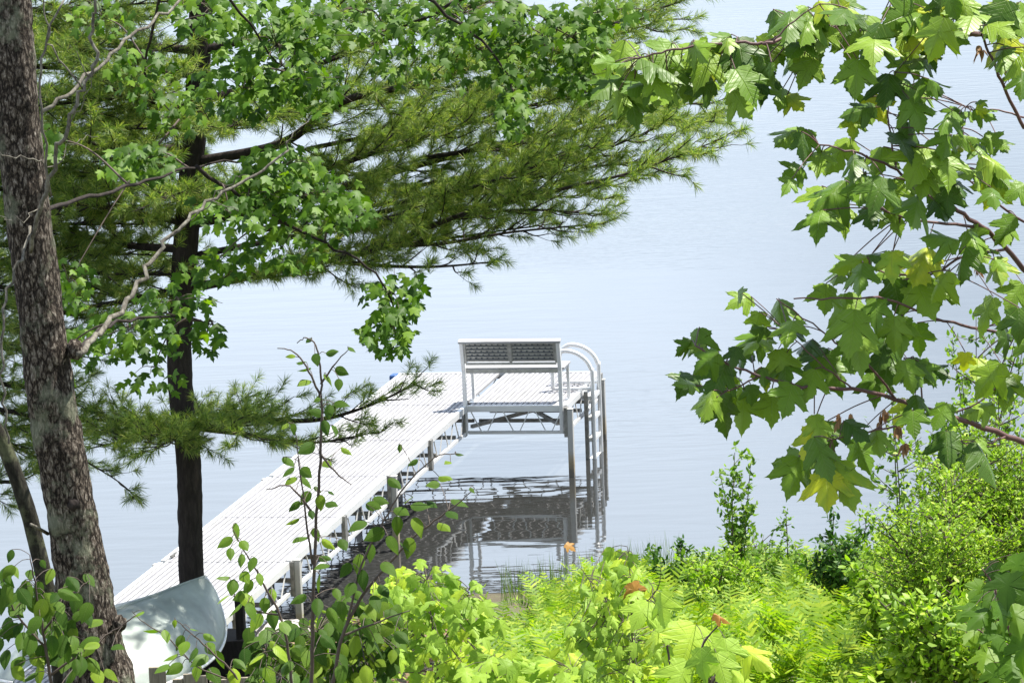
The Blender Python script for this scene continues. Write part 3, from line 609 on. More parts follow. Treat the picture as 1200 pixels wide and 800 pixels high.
# leafy limbs that reach out over the bank
limbs = [pl((8, -60, 20), (90, -110, 21), (200, -90, 22.5), (330, -40, 24), (450, -30, 25), (560, -10, 25.6), (650, 30, 26), (700, 70, 26)),
         pl((200, -90, 22.5), (250, -20, 23.5), (300, 40, 24.5), (340, 90, 25)), pl((34, 250, 20), (90, 235, 21.5), (160, 215, 23), (230, 195, 24), (310, 190, 24.5), (370, 230, 24.6)),
         pl((230, 195, 24), (300, 245, 24.5), (380, 285, 24.9), (440, 320, 25), (465, 370, 25), (460, 410, 25)), pl((60, 440, 20), (100, 400, 21.5), (150, 375, 23), (220, 372, 24), (255, 385, 24.2)),
         pl((450, -30, 25), (540, 30, 25.4), (590, 80, 25.5), (610, 150, 25.5)), pl((560, -10, 25.6), (480, 30, 26), (430, 40, 26.3)), pl((200, -90, 22.5), (180, 30, 26), (170, 90, 27), (210, 140, 27))]
for lp in limbs: branch(maple, lp, 0.016, 0.004, M['pine_bark'], jit=0.01)
LS = np.concatenate([spline(l, 8) for l in limbs])
clusters = [(325, 55, 62, 55, 25, 200), (285, 105, 55, 32, 25, 100), (368, 100, 35, 32, 25, 60), (360, 30, 40, 30, 25.4, 60), (165, 188, 45, 20, 24, 80), (330, 196, 48, 24, 24.5, 90), (295, 228, 55, 20, 24.5, 60), (350, 228, 60, 32, 24.6, 110), (270, 250, 45, 18, 24, 45),
            (395, 245, 40, 22, 25, 55), (330, 290, 55, 25, 25, 60), (250, 15, 55, 25, 25, 80), (425, 15, 55, 28, 26, 90), (545, 15, 75, 24, 26, 130), (650, 50, 66, 40, 26, 190), (560, 58, 42, 38, 26, 70), (600, 118, 20, 38, 25.5, 85), (690, 85, 35, 30, 26, 70),
            (462, 345, 36, 28, 25, 70), (452, 388, 28, 24, 25, 60), (150, 388, 62, 26, 24, 75), (242, 392, 18, 22, 24.2, 20), (205, 352, 42, 18, 24, 34), (58, 160, 14, 20, 23, 14), (165, 85, 34, 32, 27, 45), (205, 130, 32, 22, 27, 36), (700, 15, 45, 20, 26, 60), (480, 60, 42, 40, 26.5, 60), (120, 20, 40, 20, 27, 26), (60, 420, 30, 40, 23.5, 40), (250, 310, 40, 22, 25, 36), (110, 400, 40, 24, 25, 40), (80, 330, 30, 30, 26, 40), (180, 430, 45, 25, 24, 18)]
lf = Leaves(); tw = MB()
for (cx, cy_, rx, ry, d, n) in clusters:
    cc = P(cx, cy_, d); nb = LS[np.argmin(np.sum((LS - cc) ** 2, axis=1))]
    md = (nb + cc) / 2 + UP * 0.08; tw.tube(spline([nb, md, cc], 5), np.linspace(0.009, 0.004, 11)[:len(spline([nb, md, cc], 5))], 5)
    for _ in range(max(3, n // 14)):
        e = P(cx + rng.normal(0, rx * .6), cy_ + rng.normal(0, ry * .6), d + rng.normal(0, 0.25)); tw.tube(spline([cc, (cc + e) / 2 + UP * 0.03, e], 3), [0.004, 0.0036, 0.0033, 0.003, 0.0026, 0.0022, 0.002][:len(spline([cc, cc, e], 3))], 4)
    for _ in range(int(n * 1.5)):
        r = math.sqrt(rng.uniform()) if rng.uniform() < 0.8 else rng.uniform(0.8, 1.25); a = rng.uniform(0, 6.283)
        p = P(cx + rx * r * math.cos(a), cy_ + ry * r * math.sin(a), d + rng.normal(0, 0.32))
        tip = DN * rng.uniform(0.4, 1.1) + RT * rng.normal(0, 0.65) - FW * rng.normal(0.6, 0.5); nor = UP * 1.0 - FW * 0.35 + rnd(0.42)
        lf.add(p, tip, nor, rng.uniform(0.065, 0.105))
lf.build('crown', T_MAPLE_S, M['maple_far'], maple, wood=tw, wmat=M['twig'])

# --- thinner leaning tree behind it
lb = P(80, 850, 21); lb[2] = gz(lb[0], lb[1]) - 0.1
lean = empty('leaning_tree', lb, 'thin mossy trunk leaning behind the thick rough trunk at the far left', 'tree')
trunk_mesh('trunk', [lb] + pl((72, 790, 21), (60, 720, 21), (47, 655, 21), (30, 590, 21), (8, 530, 21), (-16, 480, 21), (-60, 380, 21.2), (-110, 240, 21.5), (-150, 100, 21.6), (-170, -80, 21.8)), np.array([13, 11, 10.3, 9.8, 9.4, 9, 8.6, 8, 7, 5, 3]) * mpp(21), M['grey_bark'], lean, 24, 0.08, 10)
lf = Leaves(); tw = MB()
for _ in range(9):
    t0 = P(-150 + rng.uniform(-20, 40), rng.uniform(-80, 240), 21.6); e = t0 + np.array([rng.uniform(-1.2, .2), rng.uniform(-1, 1), rng.uniform(0.1, 0.9)]); sp = spline([t0, (t0 + e) / 2 + UP * .1, e], 5); tw.tube(sp, np.linspace(.014, .004, len(sp)), 5)
    for _ in range(60): lf.add(e + rnd(0.25), rnd(.5) - UP * .6, UP + rnd(.4), rng.uniform(.06, .1))
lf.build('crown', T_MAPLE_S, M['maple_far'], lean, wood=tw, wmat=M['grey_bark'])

# --- white pine
PD = 29.0
pb = P(226, 830, PD); pb[2] = gz(pb[0], pb[1]) - 0.1
pine = empty('pine_tree', pb, 'white pine with a straight dark trunk and long needled boughs over the lake', 'tree')
trunk_mesh('trunk', [pb] + pl((225, 760, PD), (224, 690, PD), (223, 600, PD), (221, 540, PD), (213, 470, PD), (210, 410, PD), (213, 350, PD), (218, 280, PD), (224, 200, PD), (231, 110, PD), (235, 20, PD), (238, -80, PD), (240, -250, PD), (244, -500, PD)),
           np.array([19, 15.5, 14.5, 14.5, 14.5, 14.5, 14.5, 14.5, 14.5, 14, 13.5, 13, 12, 10, 5]) * mpp(PD), M['pine_bark'], pine, 32, 0.10, 10)
tuf_T, tuf_D = [], []
ptw = MB(); PT = pine
def bough(pts, r0, side, t0=0.15, dens=1.0, bare=0.0, gap=(.06, .125), name='bough'):
    wp = np.array([P(x, y, PD + dd) for x, y, dd in pts]); sp = spline(wp, 8); n = len(sp)
    g = MB(); g.tube(sp, np.linspace(r0, 0.005, n), 8); g.build(name, M['pine_bark'], PT, smooth=True)
    seg = np.linalg.norm(np.diff(sp, axis=0), axis=1); cum = np.concatenate([[0], np.cumsum(seg)]); Lg = cum[-1]
    s = Lg * t0; sg = 1
    def at(s_): return np.array([np.interp(s_, cum, sp[:, k]) for k in range(3)])
    while s < Lg:
        p = at(s); dr = nrm(at(min(s + 0.1, Lg)) - at(max(0, s - 0.1))); t = s / Lg
        sdv = nrm(np.cross(dr, UP)) * sg; l = 1.15 * side * (1.05 - 0.6 * t) * rng.uniform(0.6, 1.15)
        d2 = nrm(dr * rng.uniform(0.6, 1.1) + sdv * rng.uniform(0.5, 1.1) + UP * rng.normal(0.12, 0.28))
        q = [p, p + d2 * l * 0.5 - UP * 0.03 * l + rnd(.01), p + d2 * l + UP * 0.06 * l + rnd(.02)]
        s2 = spline(q, 4); ptw.tube(s2, np.linspace(0.0085, 0.0035, len(s2)), 5, False)
        if rng.uniform() > bare:
            m = max(2, int(l / 0.085 * dens))
            for k in range(m):
                tt = (k + 1) / m; b0 = s2[min(len(s2) - 1, int(tt * (len(s2) - 1)))]
                s3 = nrm(np.cross(d2, UP)) * (1 if k % 2 else -1)
                d3 = nrm(d2 * rng.uniform(.5, 1.2) + s3 * rng.uniform(0.1, 1.0) * (0 if k == m - 1 else 1) + UP * rng.normal(0.25, 0.28)); l3 = rng.uniform(0.08, 0.22)
                e = b0 + d3 * l3; ptw.tube([b0, (b0 + e) / 2 - UP * .01, e], [0.003, 0.0025, 0.002], 3, False)
                tuf_T.append(e); tuf_D.append(d3)
                if rng.uniform() < 0.6: tuf_T.append(b0 + d3 * l3 * 0.5); tuf_D.append(nrm(d3 + rnd(.3)))
        s += rng.uniform(*gap) / dens; sg = -sg
    tuf_T.append(sp[-1]); tuf_D.append(nrm(sp[-1] - sp[-3]))
B = bough
B([(222, 338, 0), (300, 322, -.2), (380, 306, -.4), (450, 288, -.6), (540, 252, -.9), (640, 226, -1.2), (740, 202, -1.3), (838, 166, -1.4)], 0.042, 0.75, 0.06)
B([(450, 288, -.6), (520, 285, -.3), (600, 272, 0), (705, 262, .2)], 0.022, 0.30, 0.1, 0.8)
B([(380, 306, -.4), (460, 312, -.9), (520, 312, -1.3), (585, 306, -1.5)], 0.02, 0.28, 0.1, 0.7)
B([(228, 262, 0), (330, 240, .4), (450, 205, .8), (600, 165, 1.2), (720, 135, 1.3), (822, 120, 1.4)], 0.045, 0.85, 0.2)
B([(230, 190, 0), (330, 168, -.5), (400, 120, -.9), (480, 100, -1.1), (560, 76, -1.4), (680, 40, -1.5), (785, 6, -1.5)], 0.045, 0.8, 0.2)
B([(232, 120, 0), (330, 90, .3), (470, 40, .8), (600, -10, 1)], 0.04, 0.8, 0.2)
B([(234, 60, 0), (350, 30, -.3), (520, -30, -.8)], 0.04, 0.8, 0.2)
B([(480, 220, .6), (580, 200, .2), (680, 185, -.2), (770, 150, -.4)], 0.02, 0.6, 0.1)
B([(400, 190, .2), (520, 140, .1), (640, 110, .1), (750, 75, 0)], 0.02, 0.65, 0.1)
B([(218, 338, 0), (150, 352, -.3), (90, 362, -.6), (20, 372, -.8)], 0.04, 0.55, 0.1, 0.9)
B([(225, 196, 0), (150, 202, .5), (70, 206, 1), (-30, 215, 1.2)], 0.045, 0.8, 0.15)
B([(230, 128, 0), (150, 114, -.4), (60, 122, -.8), (-30, 130, -1)], 0.04, 0.8, 0.15)
B([(232, 60, 0), (140, 50, .3), (40, 30, .6), (-30, 10, .8)], 0.04, 0.8, 0.15)
B([(216, 292, 0), (140, 286, .4), (60, 266, .7), (-20, 250, 1)], 0.04, 0.75, 0.15)
B([(234, 20, 0), (180, -20, -.5), (90, -50, -1)], 0.035, 0.8, 0.15)
B([(236, -20, 0), (330, -60, .5), (460, -110, .8)], 0.035, 0.9, 0.15)
B([(224, 230, 0), (215, 225, -1.0), (200, 230, -2.0)], 0.03, 0.7, 0.2)
B([(224, 250, 0), (260, 240, 1.2), (320, 215, 2.3)], 0.03, 0.8, 0.2)
B([(226, 150, 0), (190, 150, 1.2), (150, 145, 2.2)], 0.03, 0.8, 0.2)
B([(214, 320, 0), (170, 320, 1.0), (110, 315, 1.8), (40, 310, 2.2)], 0.03, 0.7, 0.2)
B([(224, 150, 0), (260, 150, -1.0), (330, 130, -1.8)], 0.03, 0.7, 0.25)
B([(226, 300, 0), (340, 278, .2), (460, 258, .4), (580, 238, .5), (695, 228, .5)], 0.03, 0.7, 0.2)
B([(228, 225, 0), (340, 210, -.3), (460, 172, -.6), (590, 132, -.8), (715, 100, -1)], 0.035, 0.8, 0.2)
B([(232, 150, 0), (340, 132, .4), (460, 102, .8), (600, 62, 1.1), (730, 22, 1.2)], 0.035, 0.8, 0.2)
B([(300, 326, -.2), (400, 300, .2), (520, 280, .5), (650, 262, .6)], 0.022, 0.5, 0.1)
B([(440, 250, .3), (560, 222, 0), (680, 198, -.3), (800, 184, -.5)], 0.022, 0.6, 0.1)
B([(500, 185, .6), (620, 165, .6), (730, 145, .5), (838, 142, .4)], 0.022, 0.55, 0.1)
B([(560, 76, -1.4), (640, 60, -1), (720, 40, -.6), (785, 22, -.4)], 0.02, 0.6, 0.1)
B([(540, 252, -.9), (620, 246, -1.2), (712, 252, -1.3)], 0.018, 0.35, 0.1)
B([(400, 245, 0), (500, 232, -.6), (600, 205, -1), (690, 170, -1.2)], 0.022, 0.65, 0.1)
B([(360, 175, .6), (470, 150, .9), (580, 110, 1.1), (690, 70, 1.2)], 0.022, 0.7, 0.1)
B([(300, 270, -.6), (390, 262, -1.0), (480, 250, -1.3)], 0.022, 0.6, 0.1)
B([(224, 170, 0), (160, 175, -.6), (90, 165, -1.1), (40, 160, -1.4)], 0.03, 0.8, 0.15)
B([(218, 262, 0), (160, 250, -.4), (100, 240, -.8), (60, 245, -1)], 0.03, 0.8, 0.15)
B([(230, 90, 0), (170, 82, -.6), (100, 85, -1)], 0.03, 0.8, 0.15)
# the low whorl
B([(213, 500, 0), (290, 492, -.5), (370, 492, -.8), (430, 476, -1), (488, 450, -1.1)], 0.032, 0.42, 0.2, 0.85, 0.1)
B([(216, 500, 0), (300, 510, .4), (370, 518, .6), (440, 506, .8)], 0.026, 0.45, 0.1, 0.9)
B([(215, 505, 0), (155, 515, -.5), (105, 525, -.9)], 0.026, 0.5, 0.1)
B([(213, 498, 0), (120, 492, .3), (20, 500, .5), (-40, 510, .5)], 0.026, 0.5, 0.1)
B([(216, 508, 0), (200, 515, -1), (185, 525, -1.7)], 0.024, 0.5, 0.1)
B([(216, 502, 0), (260, 500, -1), (300, 510, -1.7)], 0.024, 0.5, 0.1)
B([(216, 500, 0), (250, 485, .8), (290, 480, 1.6)], 0.024, 0.45, 0.1)
B([(216, 506, 0), (160, 500, 1), (80, 520, 1.6)], 0.024, 0.45, 0.1)
B([(100, 540, -.8), (140, 565, -.8), (165, 588, -.7)], 0.006, 0.16, 0.2, 0.7)
def needles(name, T, Dr, n, parent, mat, lo=0.075, hi=0.115, wood=None):
    T = np.repeat(np.array(T), n, axis=0); Dr = np.repeat(np.array(Dr), n, axis=0); k = len(T)
    base = T - Dr * rng.uniform(0, 0.07, k)[:, None]
    rv = rng.normal(0, 1, (k, 3)); rv -= Dr * np.sum(rv * Dr, axis=1)[:, None]; rv /= np.linalg.norm(rv, axis=1)[:, None]
    ang = rng.uniform(0.1, 1.25, k); d = Dr * np.cos(ang)[:, None] + rv * np.sin(ang)[:, None]; d[:, 2] -= 0.10; d /= np.linalg.norm(d, axis=1)[:, None]
    l = rng.uniform(lo, hi, k); s = np.cross(d, rng.normal(0, 1, (k, 3))); s /= np.linalg.norm(s, axis=1)[:, None]; w = 0.0019
    md = base + d * (l * 0.55)[:, None]; tip = base + d * l[:, None]; tip[:, 2] -= 0.008
    V = np.stack([base - s * w * .6, base + s * w * .6, md + s * w, md - s * w, tip], 1).reshape(-1, 3)
    o = (np.arange(k) * 5)[:, None, None]; tr = np.array([[0, 1, 2], [0, 2, 3], [3, 2, 4]])[None] + o
    tr = tr.reshape(-1, 3); nl_ = len(tr); wt = [(q[0], q[j], q[j + 1]) for q in wood.f for j in range(1, len(q) - 1)]
    tr = np.concatenate([tr, np.array(wt) + len(V)]); V = np.concatenate([V] + wood.v)
    o = mesh_np(name, V, tr, mat, parent); o.data.materials.append(M['pine_bark'])
    o.data.polygons.foreach_set('material_index', np.concatenate([np.zeros(nl_, np.int32), np.ones(len(tr) - nl_, np.int32)])); return o
needles('crown', tuf_T, tuf_D, 50, pine, M['needle'], wood=ptw)
NT1 = len(tuf_T)
# --- a second pine just outside the left edge, its boughs reach behind the rough trunk
p2 = P(-95, 860, 29.3); p2[2] = gz(p2[0], p2[1]) - 0.1
pine2 = empty('pine_tree', p2, 'dark pine at the far left whose boughs hang behind the rough maple trunk', 'tree')
trunk_mesh('trunk', [p2] + pl((-95, 700, 29.3), (-98, 400, 29.3), (-96, 100, 29.3), (-94, -200, 29.3), (-90, -420, 29.3)), np.array([19, 17, 16, 14, 10, 5]) * mpp(29), M['pine_bark'], pine2, 28, 0.1, 10)
tuf_T, tuf_D = [], []; ptw = MB(); PT = pine2
for (yy, xe, ye, dd) in ((330, 170, 345, .3), (300, 120, 300, 1.0), (255, 190, 262, -.2), (215, 140, 225, .8), (170, 200, 172, .2), (120, 170, 128, -.5), (70, 220, 84, .4), (30, 190, 22, .9), (-20, 200, -30, 0), (400, 90, 415, .6), (470, 110, 500, -.1), (500, 60, 545, .8), (560, 30, 560, 0), (310, 215, 322, -.4), (280, 205, 300, .5), (235, 215, 240, -.7), (190, 215, 196, .6), (145, 215, 150, -.2), (95, 210, 110, .9), (50, 215, 60, -.4), (350, 140, 372, 0), (375, 60, 395, -.3), (10, 200, 2, .2), (440, 80, 460, .4)):
    B([(-95, yy, .3), (-30, yy + 4, .3 + dd * .3), (xe * .4, (yy + ye) / 2 + 4, .3 + dd * .7), (xe, ye, .3 + dd)], 0.035, 0.65, 0.2, 1.0)
needles('crown', tuf_T, tuf_D, 50, pine2, M['needle'], wood=ptw)
open('/tmp/cnt.txt','w').write(str((NT1, len(tuf_T))))

# --- maple reaching in from the right, close by
RD = 5.5
rb = np.array([1.75, 5.9, 0]); rb[2] = gz(rb[0], rb[1]) - 0.1
rmap = empty('maple_tree', rb, 'near maple whose big-leaved branches hang into the right side over the lake', 'tree')
top = P(1300, -150, 6.0)
rt_pts = [rb, rb + np.array([0.0, 0, 0.8]), rb + np.array([-0.08, 0.05, 1.6]), rb + np.array([-0.12, 0.02, 2.6]), rb + np.array([-0.05, 0, 3.8])]
trunk_mesh('trunk', rt_pts, [0.11, 0.085, 0.075, 0.065, 0.045], M['grey_bark'], rmap, 24, 0.06, 10)
rs = spline(rt_pts, 10)
def from_trunk(p):
    c = P(*p); i = np.argmin(np.abs(rs[:, 2] - (c[2] - 0.12))); return rs[i]
rm = mpp(RD)
rbr = [[(1215, 60, 5.7), (1165, 42, 5.6), (1130, 40, 5.5), (1080, 39, 5.5), (1000, 35, 5.5), (945, 35, 5.45), (905, 50, 5.4), (880, 50, 5.4), (830, 52, 5.4), (790, 58, 5.4), (750, 68, 5.4)],
       [(1215, 325, 5.7), (1180, 292, 5.6), (1150, 265, 5.55), (1115, 243, 5.5), (1080, 222, 5.5), (1050, 200, 5.45), (1010, 180, 5.4), (960, 170, 5.4)],
       [(1225, 530, 5.7), (1180, 510, 5.6), (1110, 487, 5.5), (1082, 478, 5.5), (1050, 468, 5.5), (1000, 456, 5.45), (940, 452, 5.4), (890, 440, 5.4), (850, 425, 5.4), (815, 405, 5.4)]]
side = [([(1200, 150, 5.6), (1180, 110, 5.55), (1165, 75, 5.5), (1150, 40, 5.5)], 2.2, 1.4), ([(1150, 265, 5.55), (1100, 262, 5.5), (1060, 255, 5.5), (1030, 245, 5.45)], 2.0, 0.9), ([(1180, 292, 5.6), (1130, 300, 5.5), (1090, 322, 5.45), (1040, 320, 5.4), (1010, 308, 5.4)], 1.8, 0.8),
        ([(1215, 395, 5.6), (1150, 385, 5.5), (1095, 372, 5.45), (1040, 350, 5.4), (985, 350, 5.35), (930, 350, 5.35)], 2.0, 0.8), ([(1050, 468, 5.5), (1020, 430, 5.45), (990, 410, 5.4), (960, 385, 5.4), (910, 350, 5.35)], 1.6, 0.7), ([(1000, 456, 5.45), (960, 425, 5.4), (925, 392, 5.4)], 1.2, 0.6),
        ([(1082, 478, 5.5), (1050, 498, 5.45), (1010, 508, 5.4), (975, 515, 5.4)], 1.6, 0.8), ([(1080, 222, 5.5), (1100, 180, 5.5), (1128, 150, 5.5), (1132, 125, 5.5)], 1.4, 0.6), ([(1050, 200, 5.45), (1043, 155, 5.45), (1040, 120, 5.45), (1050, 85, 5.45)], 1.2, 0.7), ([(1200, 260, 5.6), (1150, 225, 5.55), (1120, 195, 5.5)], 1.6, 0.8),
        ([(1200, 138, 5.6), (1165, 128, 5.6), (1145, 132, 5.6)], 1.2, 0.7), ([(1082, 478, 5.5), (1075, 440, 5.5), (1060, 420, 5.45)], 1.2, 0.6), ([(1110, 487, 5.5), (1150, 470, 5.5), (1175, 445, 5.5)], 1.2, 0.6), ([(1180, 510, 5.6), (1150, 520, 5.5), (1120, 518, 5.45)], 1.4, 0.6), ([(1080, 39, 5.5), (1070, 20, 5.5), (1050, -10, 5.5)], 1.5, 0.8), ([(905, 50, 5.4), (930, 25, 5.4), (960, 5, 5.4)], 1.1, 0.6),
        ([(890, 440, 5.4), (860, 455, 5.4), (840, 465, 5.35)], 1.1, 0.6)]
for ptsb in rbr:
    q0 = from_trunk(ptsb[0]); q1 = P(*ptsb[0]); w = [q0 + (q1 - q0) * t for t in (0, .3, .55, .75, .9)] + pl(*ptsb); branch(rmap, w, 0.0075, 0.0013, M['twig_red'], jit=0.0012)
for ptsb, r0, r1 in side: branch(rmap, pl(*ptsb), r0 * rm, r1 * rm, M['twig_red'], jit=0.001)
RS = np.concatenate([spline(pl(*p), 8) for p in rbr] + [spline(pl(*p), 8) for p, _, _ in side])
RL = """812 58 34 -10;808 95 42 0;850 45 36 -20;868 60 46 10;866 118 50 5;913 57 34 10;903 80 16 0;917 112 42 0;930 118 36 30;945 84 40 0;935 66 30 20;925 24 52 -25;952 22 50 -10;978 12 46 0;992 6 40 0;966 42 32 0;712 73 32 -80;727 95 50 -28;745 68 36 -60;780 62 56 0;742 125 42 0;792 100 44 -5;766 86 42 -15;835 75 42 10;
1010 30 50 -40;1022 48 56 -25;1065 38 62 5;1098 30 40 35;1055 6 32 0;1103 8 32 10;1040 16 16 0;1140 16 56 -20;1165 14 56 -40;1190 16 52 -20;1130 6 40 10;1175 58 54 -5;1190 68 46 -30;1198 95 40 -10;1012 78 46 -40;1004 88 46 -30;1060 76 42 -70;1088 64 40 25;1090 96 46 30;1040 100 48 -35;1044 106 36 0;1073 106 36 -5;1015 126 36 -60;1150 130 20 80;1116 132 26 -60;
928 155 50 -45;946 166 42 -20;1000 146 32 0;1010 128 40 -70;1026 124 36 70;1074 131 42 30;1110 137 40 -60;1150 132 30 80;985 176 52 -50;960 186 40 -30;932 200 36 -40;924 216 30 -30;1000 190 40 0;1030 186 42 -10;1058 166 42 20;1110 166 40 -10;1132 158 36 70;1165 165 32 60;1150 176 32 20;1080 186 56 -60;1110 192 46 -20;975 225 62 -30;960 232 52 -35;960 256 52 -20;986 252 46 10;1010 216 46 0;1030 222 46 -30;1046 228 56 -20;1020 252 46 0;1050 252 42 10;1075 240 52 -30;1095 220 46 0;1085 206 40 10;1110 236 40 0;1140 200 46 -60;1165 202 42 40;1165 226 42 10;1192 222 32 -60;1120 216 32 40;1080 302 60 -60;1110 278 42 -70;1150 296 42 0;1125 306 46 -20;1182 266 40 -30;1166 312 36 0;1140 282 42 10;
1000 306 40 -50;1020 298 36 70;1060 300 36 80;1045 308 36 20;985 316 46 -40;1008 322 44 0;968 346 46 -30;995 366 62 -10;1000 382 60 5;1027 366 42 5;1050 346 46 10;1066 336 42 0;1082 346 52 10;1045 322 42 -10;1100 332 46 -20;913 360 46 -20;870 350 36 -60;888 378 30 -30;885 396 52 -60;925 386 46 -45;946 402 46 -50;820 400 42 -15;805 406 26 -45;830 422 36 -20;805 446 42 -30;845 440 56 -30;857 450 26 -20;840 466 52 -30;880 460 32 10;895 440 32 20;870 416 36 -40;920 430 46 0;925 466 46 -5;905 476 46 0;850 486 56 0;870 480 52 10;830 470 42 -30;975 436 58 0;960 420 52 -20;1005 402 52 0;1035 406 52 -20;1055 390 46 5;1076 396 42 10;1040 432 52 -20;1070 430 46 10;1086 436 36 50;1025 450 46 -10;1010 416 42 10;950 446 40 -20;1155 366 46 -30;1190 346 42 -10;1195 378 42 0;1182 398 40 10;
1058 482 36 0;1070 492 32 10;1103 484 36 -30;1160 440 46 -20;1180 456 52 5;1150 478 42 -70;1145 428 36 -20;950 516 42 -30;970 506 42 0;962 530 52 -10;930 552 56 -20;1010 530 46 15;1028 514 36 20;985 562 62 5;970 546 42 -20;1000 500 36 60;1110 522 46 0;1125 532 26 -40;1155 536 52 0;1145 522 36 -10"""
lf = Leaves(); pet = MB()
RLs = RL.replace('\n', '').split(';')
for part in RLs + [' '.join(map(str, (float(q.split()[0]) + rng.normal(0, 9), float(q.split()[1]) + rng.normal(0, 5), float(q.split()[2]) * rng.uniform(.7, 1), float(q.split()[3]) + rng.normal(0, 25)))) for q in RLs if rng.uniform() < .50 and not (248 < float(q.split()[1]) < 310 and float(q.split()[0]) < 1105)] + [f'{x} {y} {sz_} {an}' for x, y, sz_, an in scatter(12, 745, 88, 40, 26, 40, 52) + scatter(14, 845, 80, 55, 34, 38, 50) + scatter(16, 950, 40, 60, 34, 40, 52) + scatter(18, 1120, 20, 80, 26, 40, 54)]:
    x, y, s, a = map(float, part.split()); a = math.radians(a + rng.normal(0, 16)); sz = s * rm * 0.97
    d = RD + rng.normal(-0.05, 0.07)
    tip = RT * math.sin(a) + DN * math.cos(a) - FW * rng.normal(0.85, 0.50); tip = nrm(tip)
    pos = P(x, y, d) - tip * sz * 0.45
    nor = UP * rng.uniform(0.3, 1.0) - FW * rng.uniform(0.35, 1.0) + rnd(0.28)
    lf.add(pos, tip, nor, sz * rng.uniform(0.95, 1.1))
    j = np.argmin(np.sum((RS - (pos - tip * 0.02)) ** 2, axis=1)); q = RS[j]
    if np.linalg.norm(q - pos) < 0.30: pet.tube(spline([q, (q + pos) / 2 + UP * 0.003, pos], 3), 0.0010, 4, False)
lf.build('crown', T_MAPLE, M['maple_near'], rmap, wood=pet, wmat=M['twig_red'])
for (x, y) in ((848, 72), (885, 78), (888, 68), (994, 40), (1150, 58), (1190, 362), (1195, 375), (983, 486), (998, 488), (1033, 490), (1038, 482), (1052, 500), (1060, 520), (1145, 310)):
    g = Leaves()
    for _ in range(7): g.add(P(x + rng.normal(0, 2), y + rng.normal(0, 3), RD), DN + rnd(.25), rnd(1), rng.uniform(.016, .026))
    g.build('seed_cluster', T_OVAL_S, M['samara'], rmap, wid=(.5, .8))

# low shade-coloured branch of another young maple at the right edge, and the near seedlings
def sapling(name, label, cat, stems, leaves, d, mat, tmpl, stem_mat, r0=0.006, group=None, base=None, up=0.8, cam=0.6, rad_tip=0.0012, jit=0.35, fwd=0.6, scl=1.0):
    bp = P(*base) if base else P(*stems[0][0]); bp = bp.copy(); bp[2] = gz(bp[0], bp[1]) - 0.02
    e = empty(name, bp, label, cat, group)
    for i, st in enumerate(stems):
        w = pl(*st)
        if i == 0: w = [bp] + w
        branch(e, w, r0 if i == 0 else r0 * 0.5, rad_tip, M[stem_mat], 'stem', 6, 0.001)
    SS = np.concatenate([spline(pl(*s), 8) for s in stems]) if stems else None
    lf = Leaves(); pet = MB(); m = mpp(d)
    for (x, y, s, a) in leaves:
        a = math.radians(a + rng.normal(0, 12)); sz = s * m * scl; tip = nrm(RT * math.sin(a) + DN * math.cos(a) - FW * rng.normal(fwd, jit))
        pos = P(x, y, d + rng.normal(0, 0.012 * d)) - tip * sz * .45; nor = UP * rng.uniform(up * .5, up * 1.3) - FW * rng.uniform(cam * .4, cam * 1.4) + rnd(.3)
        lf.add(pos, tip, nor, sz)
        q = SS[np.argmin(np.sum((SS - pos) ** 2, axis=1))]
        if np.linalg.norm(q - pos) < 0.35: pet.tube(spline([q, (q + pos) / 2 + UP * .006, pos], 2), 0.0009 * d / 7, 3, False)
    lf.build('leaves', tmpl, M[mat], e, wood=pet, wmat=M[stem_mat])
    return e
def parse(s): return [tuple(map(float, q.split())) for q in s.replace('\n', '').split(';') if q.strip()]
sapling('maple_sapling', 'glossy young maple with canopy shade in its leaf colour leaning in low at the right edge among the lime shrubs', 'sapling', [[(1215, 860, 6.6), (1190, 760, 6.5), (1165, 690, 6.5), (1150, 665, 6.5)], [(1190, 760, 6.5), (1160, 745, 6.5), (1140, 735, 6.5)], [(1180, 720, 6.5), (1200, 690, 6.5)]],
        parse("1180 686 46 -20;1160 702 42 -30;1190 722 46 10;1150 722 40 -40;1170 746 46 -10;1197 762 46 0;1143 742 40 -30;1186 782 46 0;1192 662 40 -20;1165 792 40 10;1165 672 36 -20;1148 692 34 -40;1200 700 42 20;1175 720 40 0;1155 770 42 -20;1198 800 46 0;1135 715 30 -50"), 6.5, 'maple_far', T_MAPLE, 'twig_red')  # darker leaf material stands for shading by the canopy above
sapling('maple_sapling', 'close maple seedling with very large lime leaves and one orange leaf at the bottom', 'sapling', [[(845, 860, 6.2), (832, 800, 6.2), (822, 760, 6.2), (845, 728, 6.2)], [(832, 800, 6.2), (860, 765, 6.2), (885, 760, 6.2)]],
        parse("808 752 62 -12;838 758 46 20;852 762 40 10;884 766 50 65;845 782 46 10;800 792 52 -20;822 775 40 0;870 800 46 30"), 6.2, 'seedling', T_MAPLE, 'twig')
o = bpy.data.objects
def extra_leaf(parent, x, y, d, s, a, mat='orange_leaf'):
    lf = Leaves(); a = math.radians(a); tip = nrm(RT * math.sin(a) + DN * math.cos(a) - FW * .2); lf.add(P(x, y, d) - tip * s * mpp(d) * .45, tip, UP - FW * .7, s * mpp(d)); return lf.build('orange_leaf', T_MAPLE, M[mat], parent)
extra_leaf(bpy.data.objects['maple_sapling.001'], 845, 722, 6.2, 22, 70)
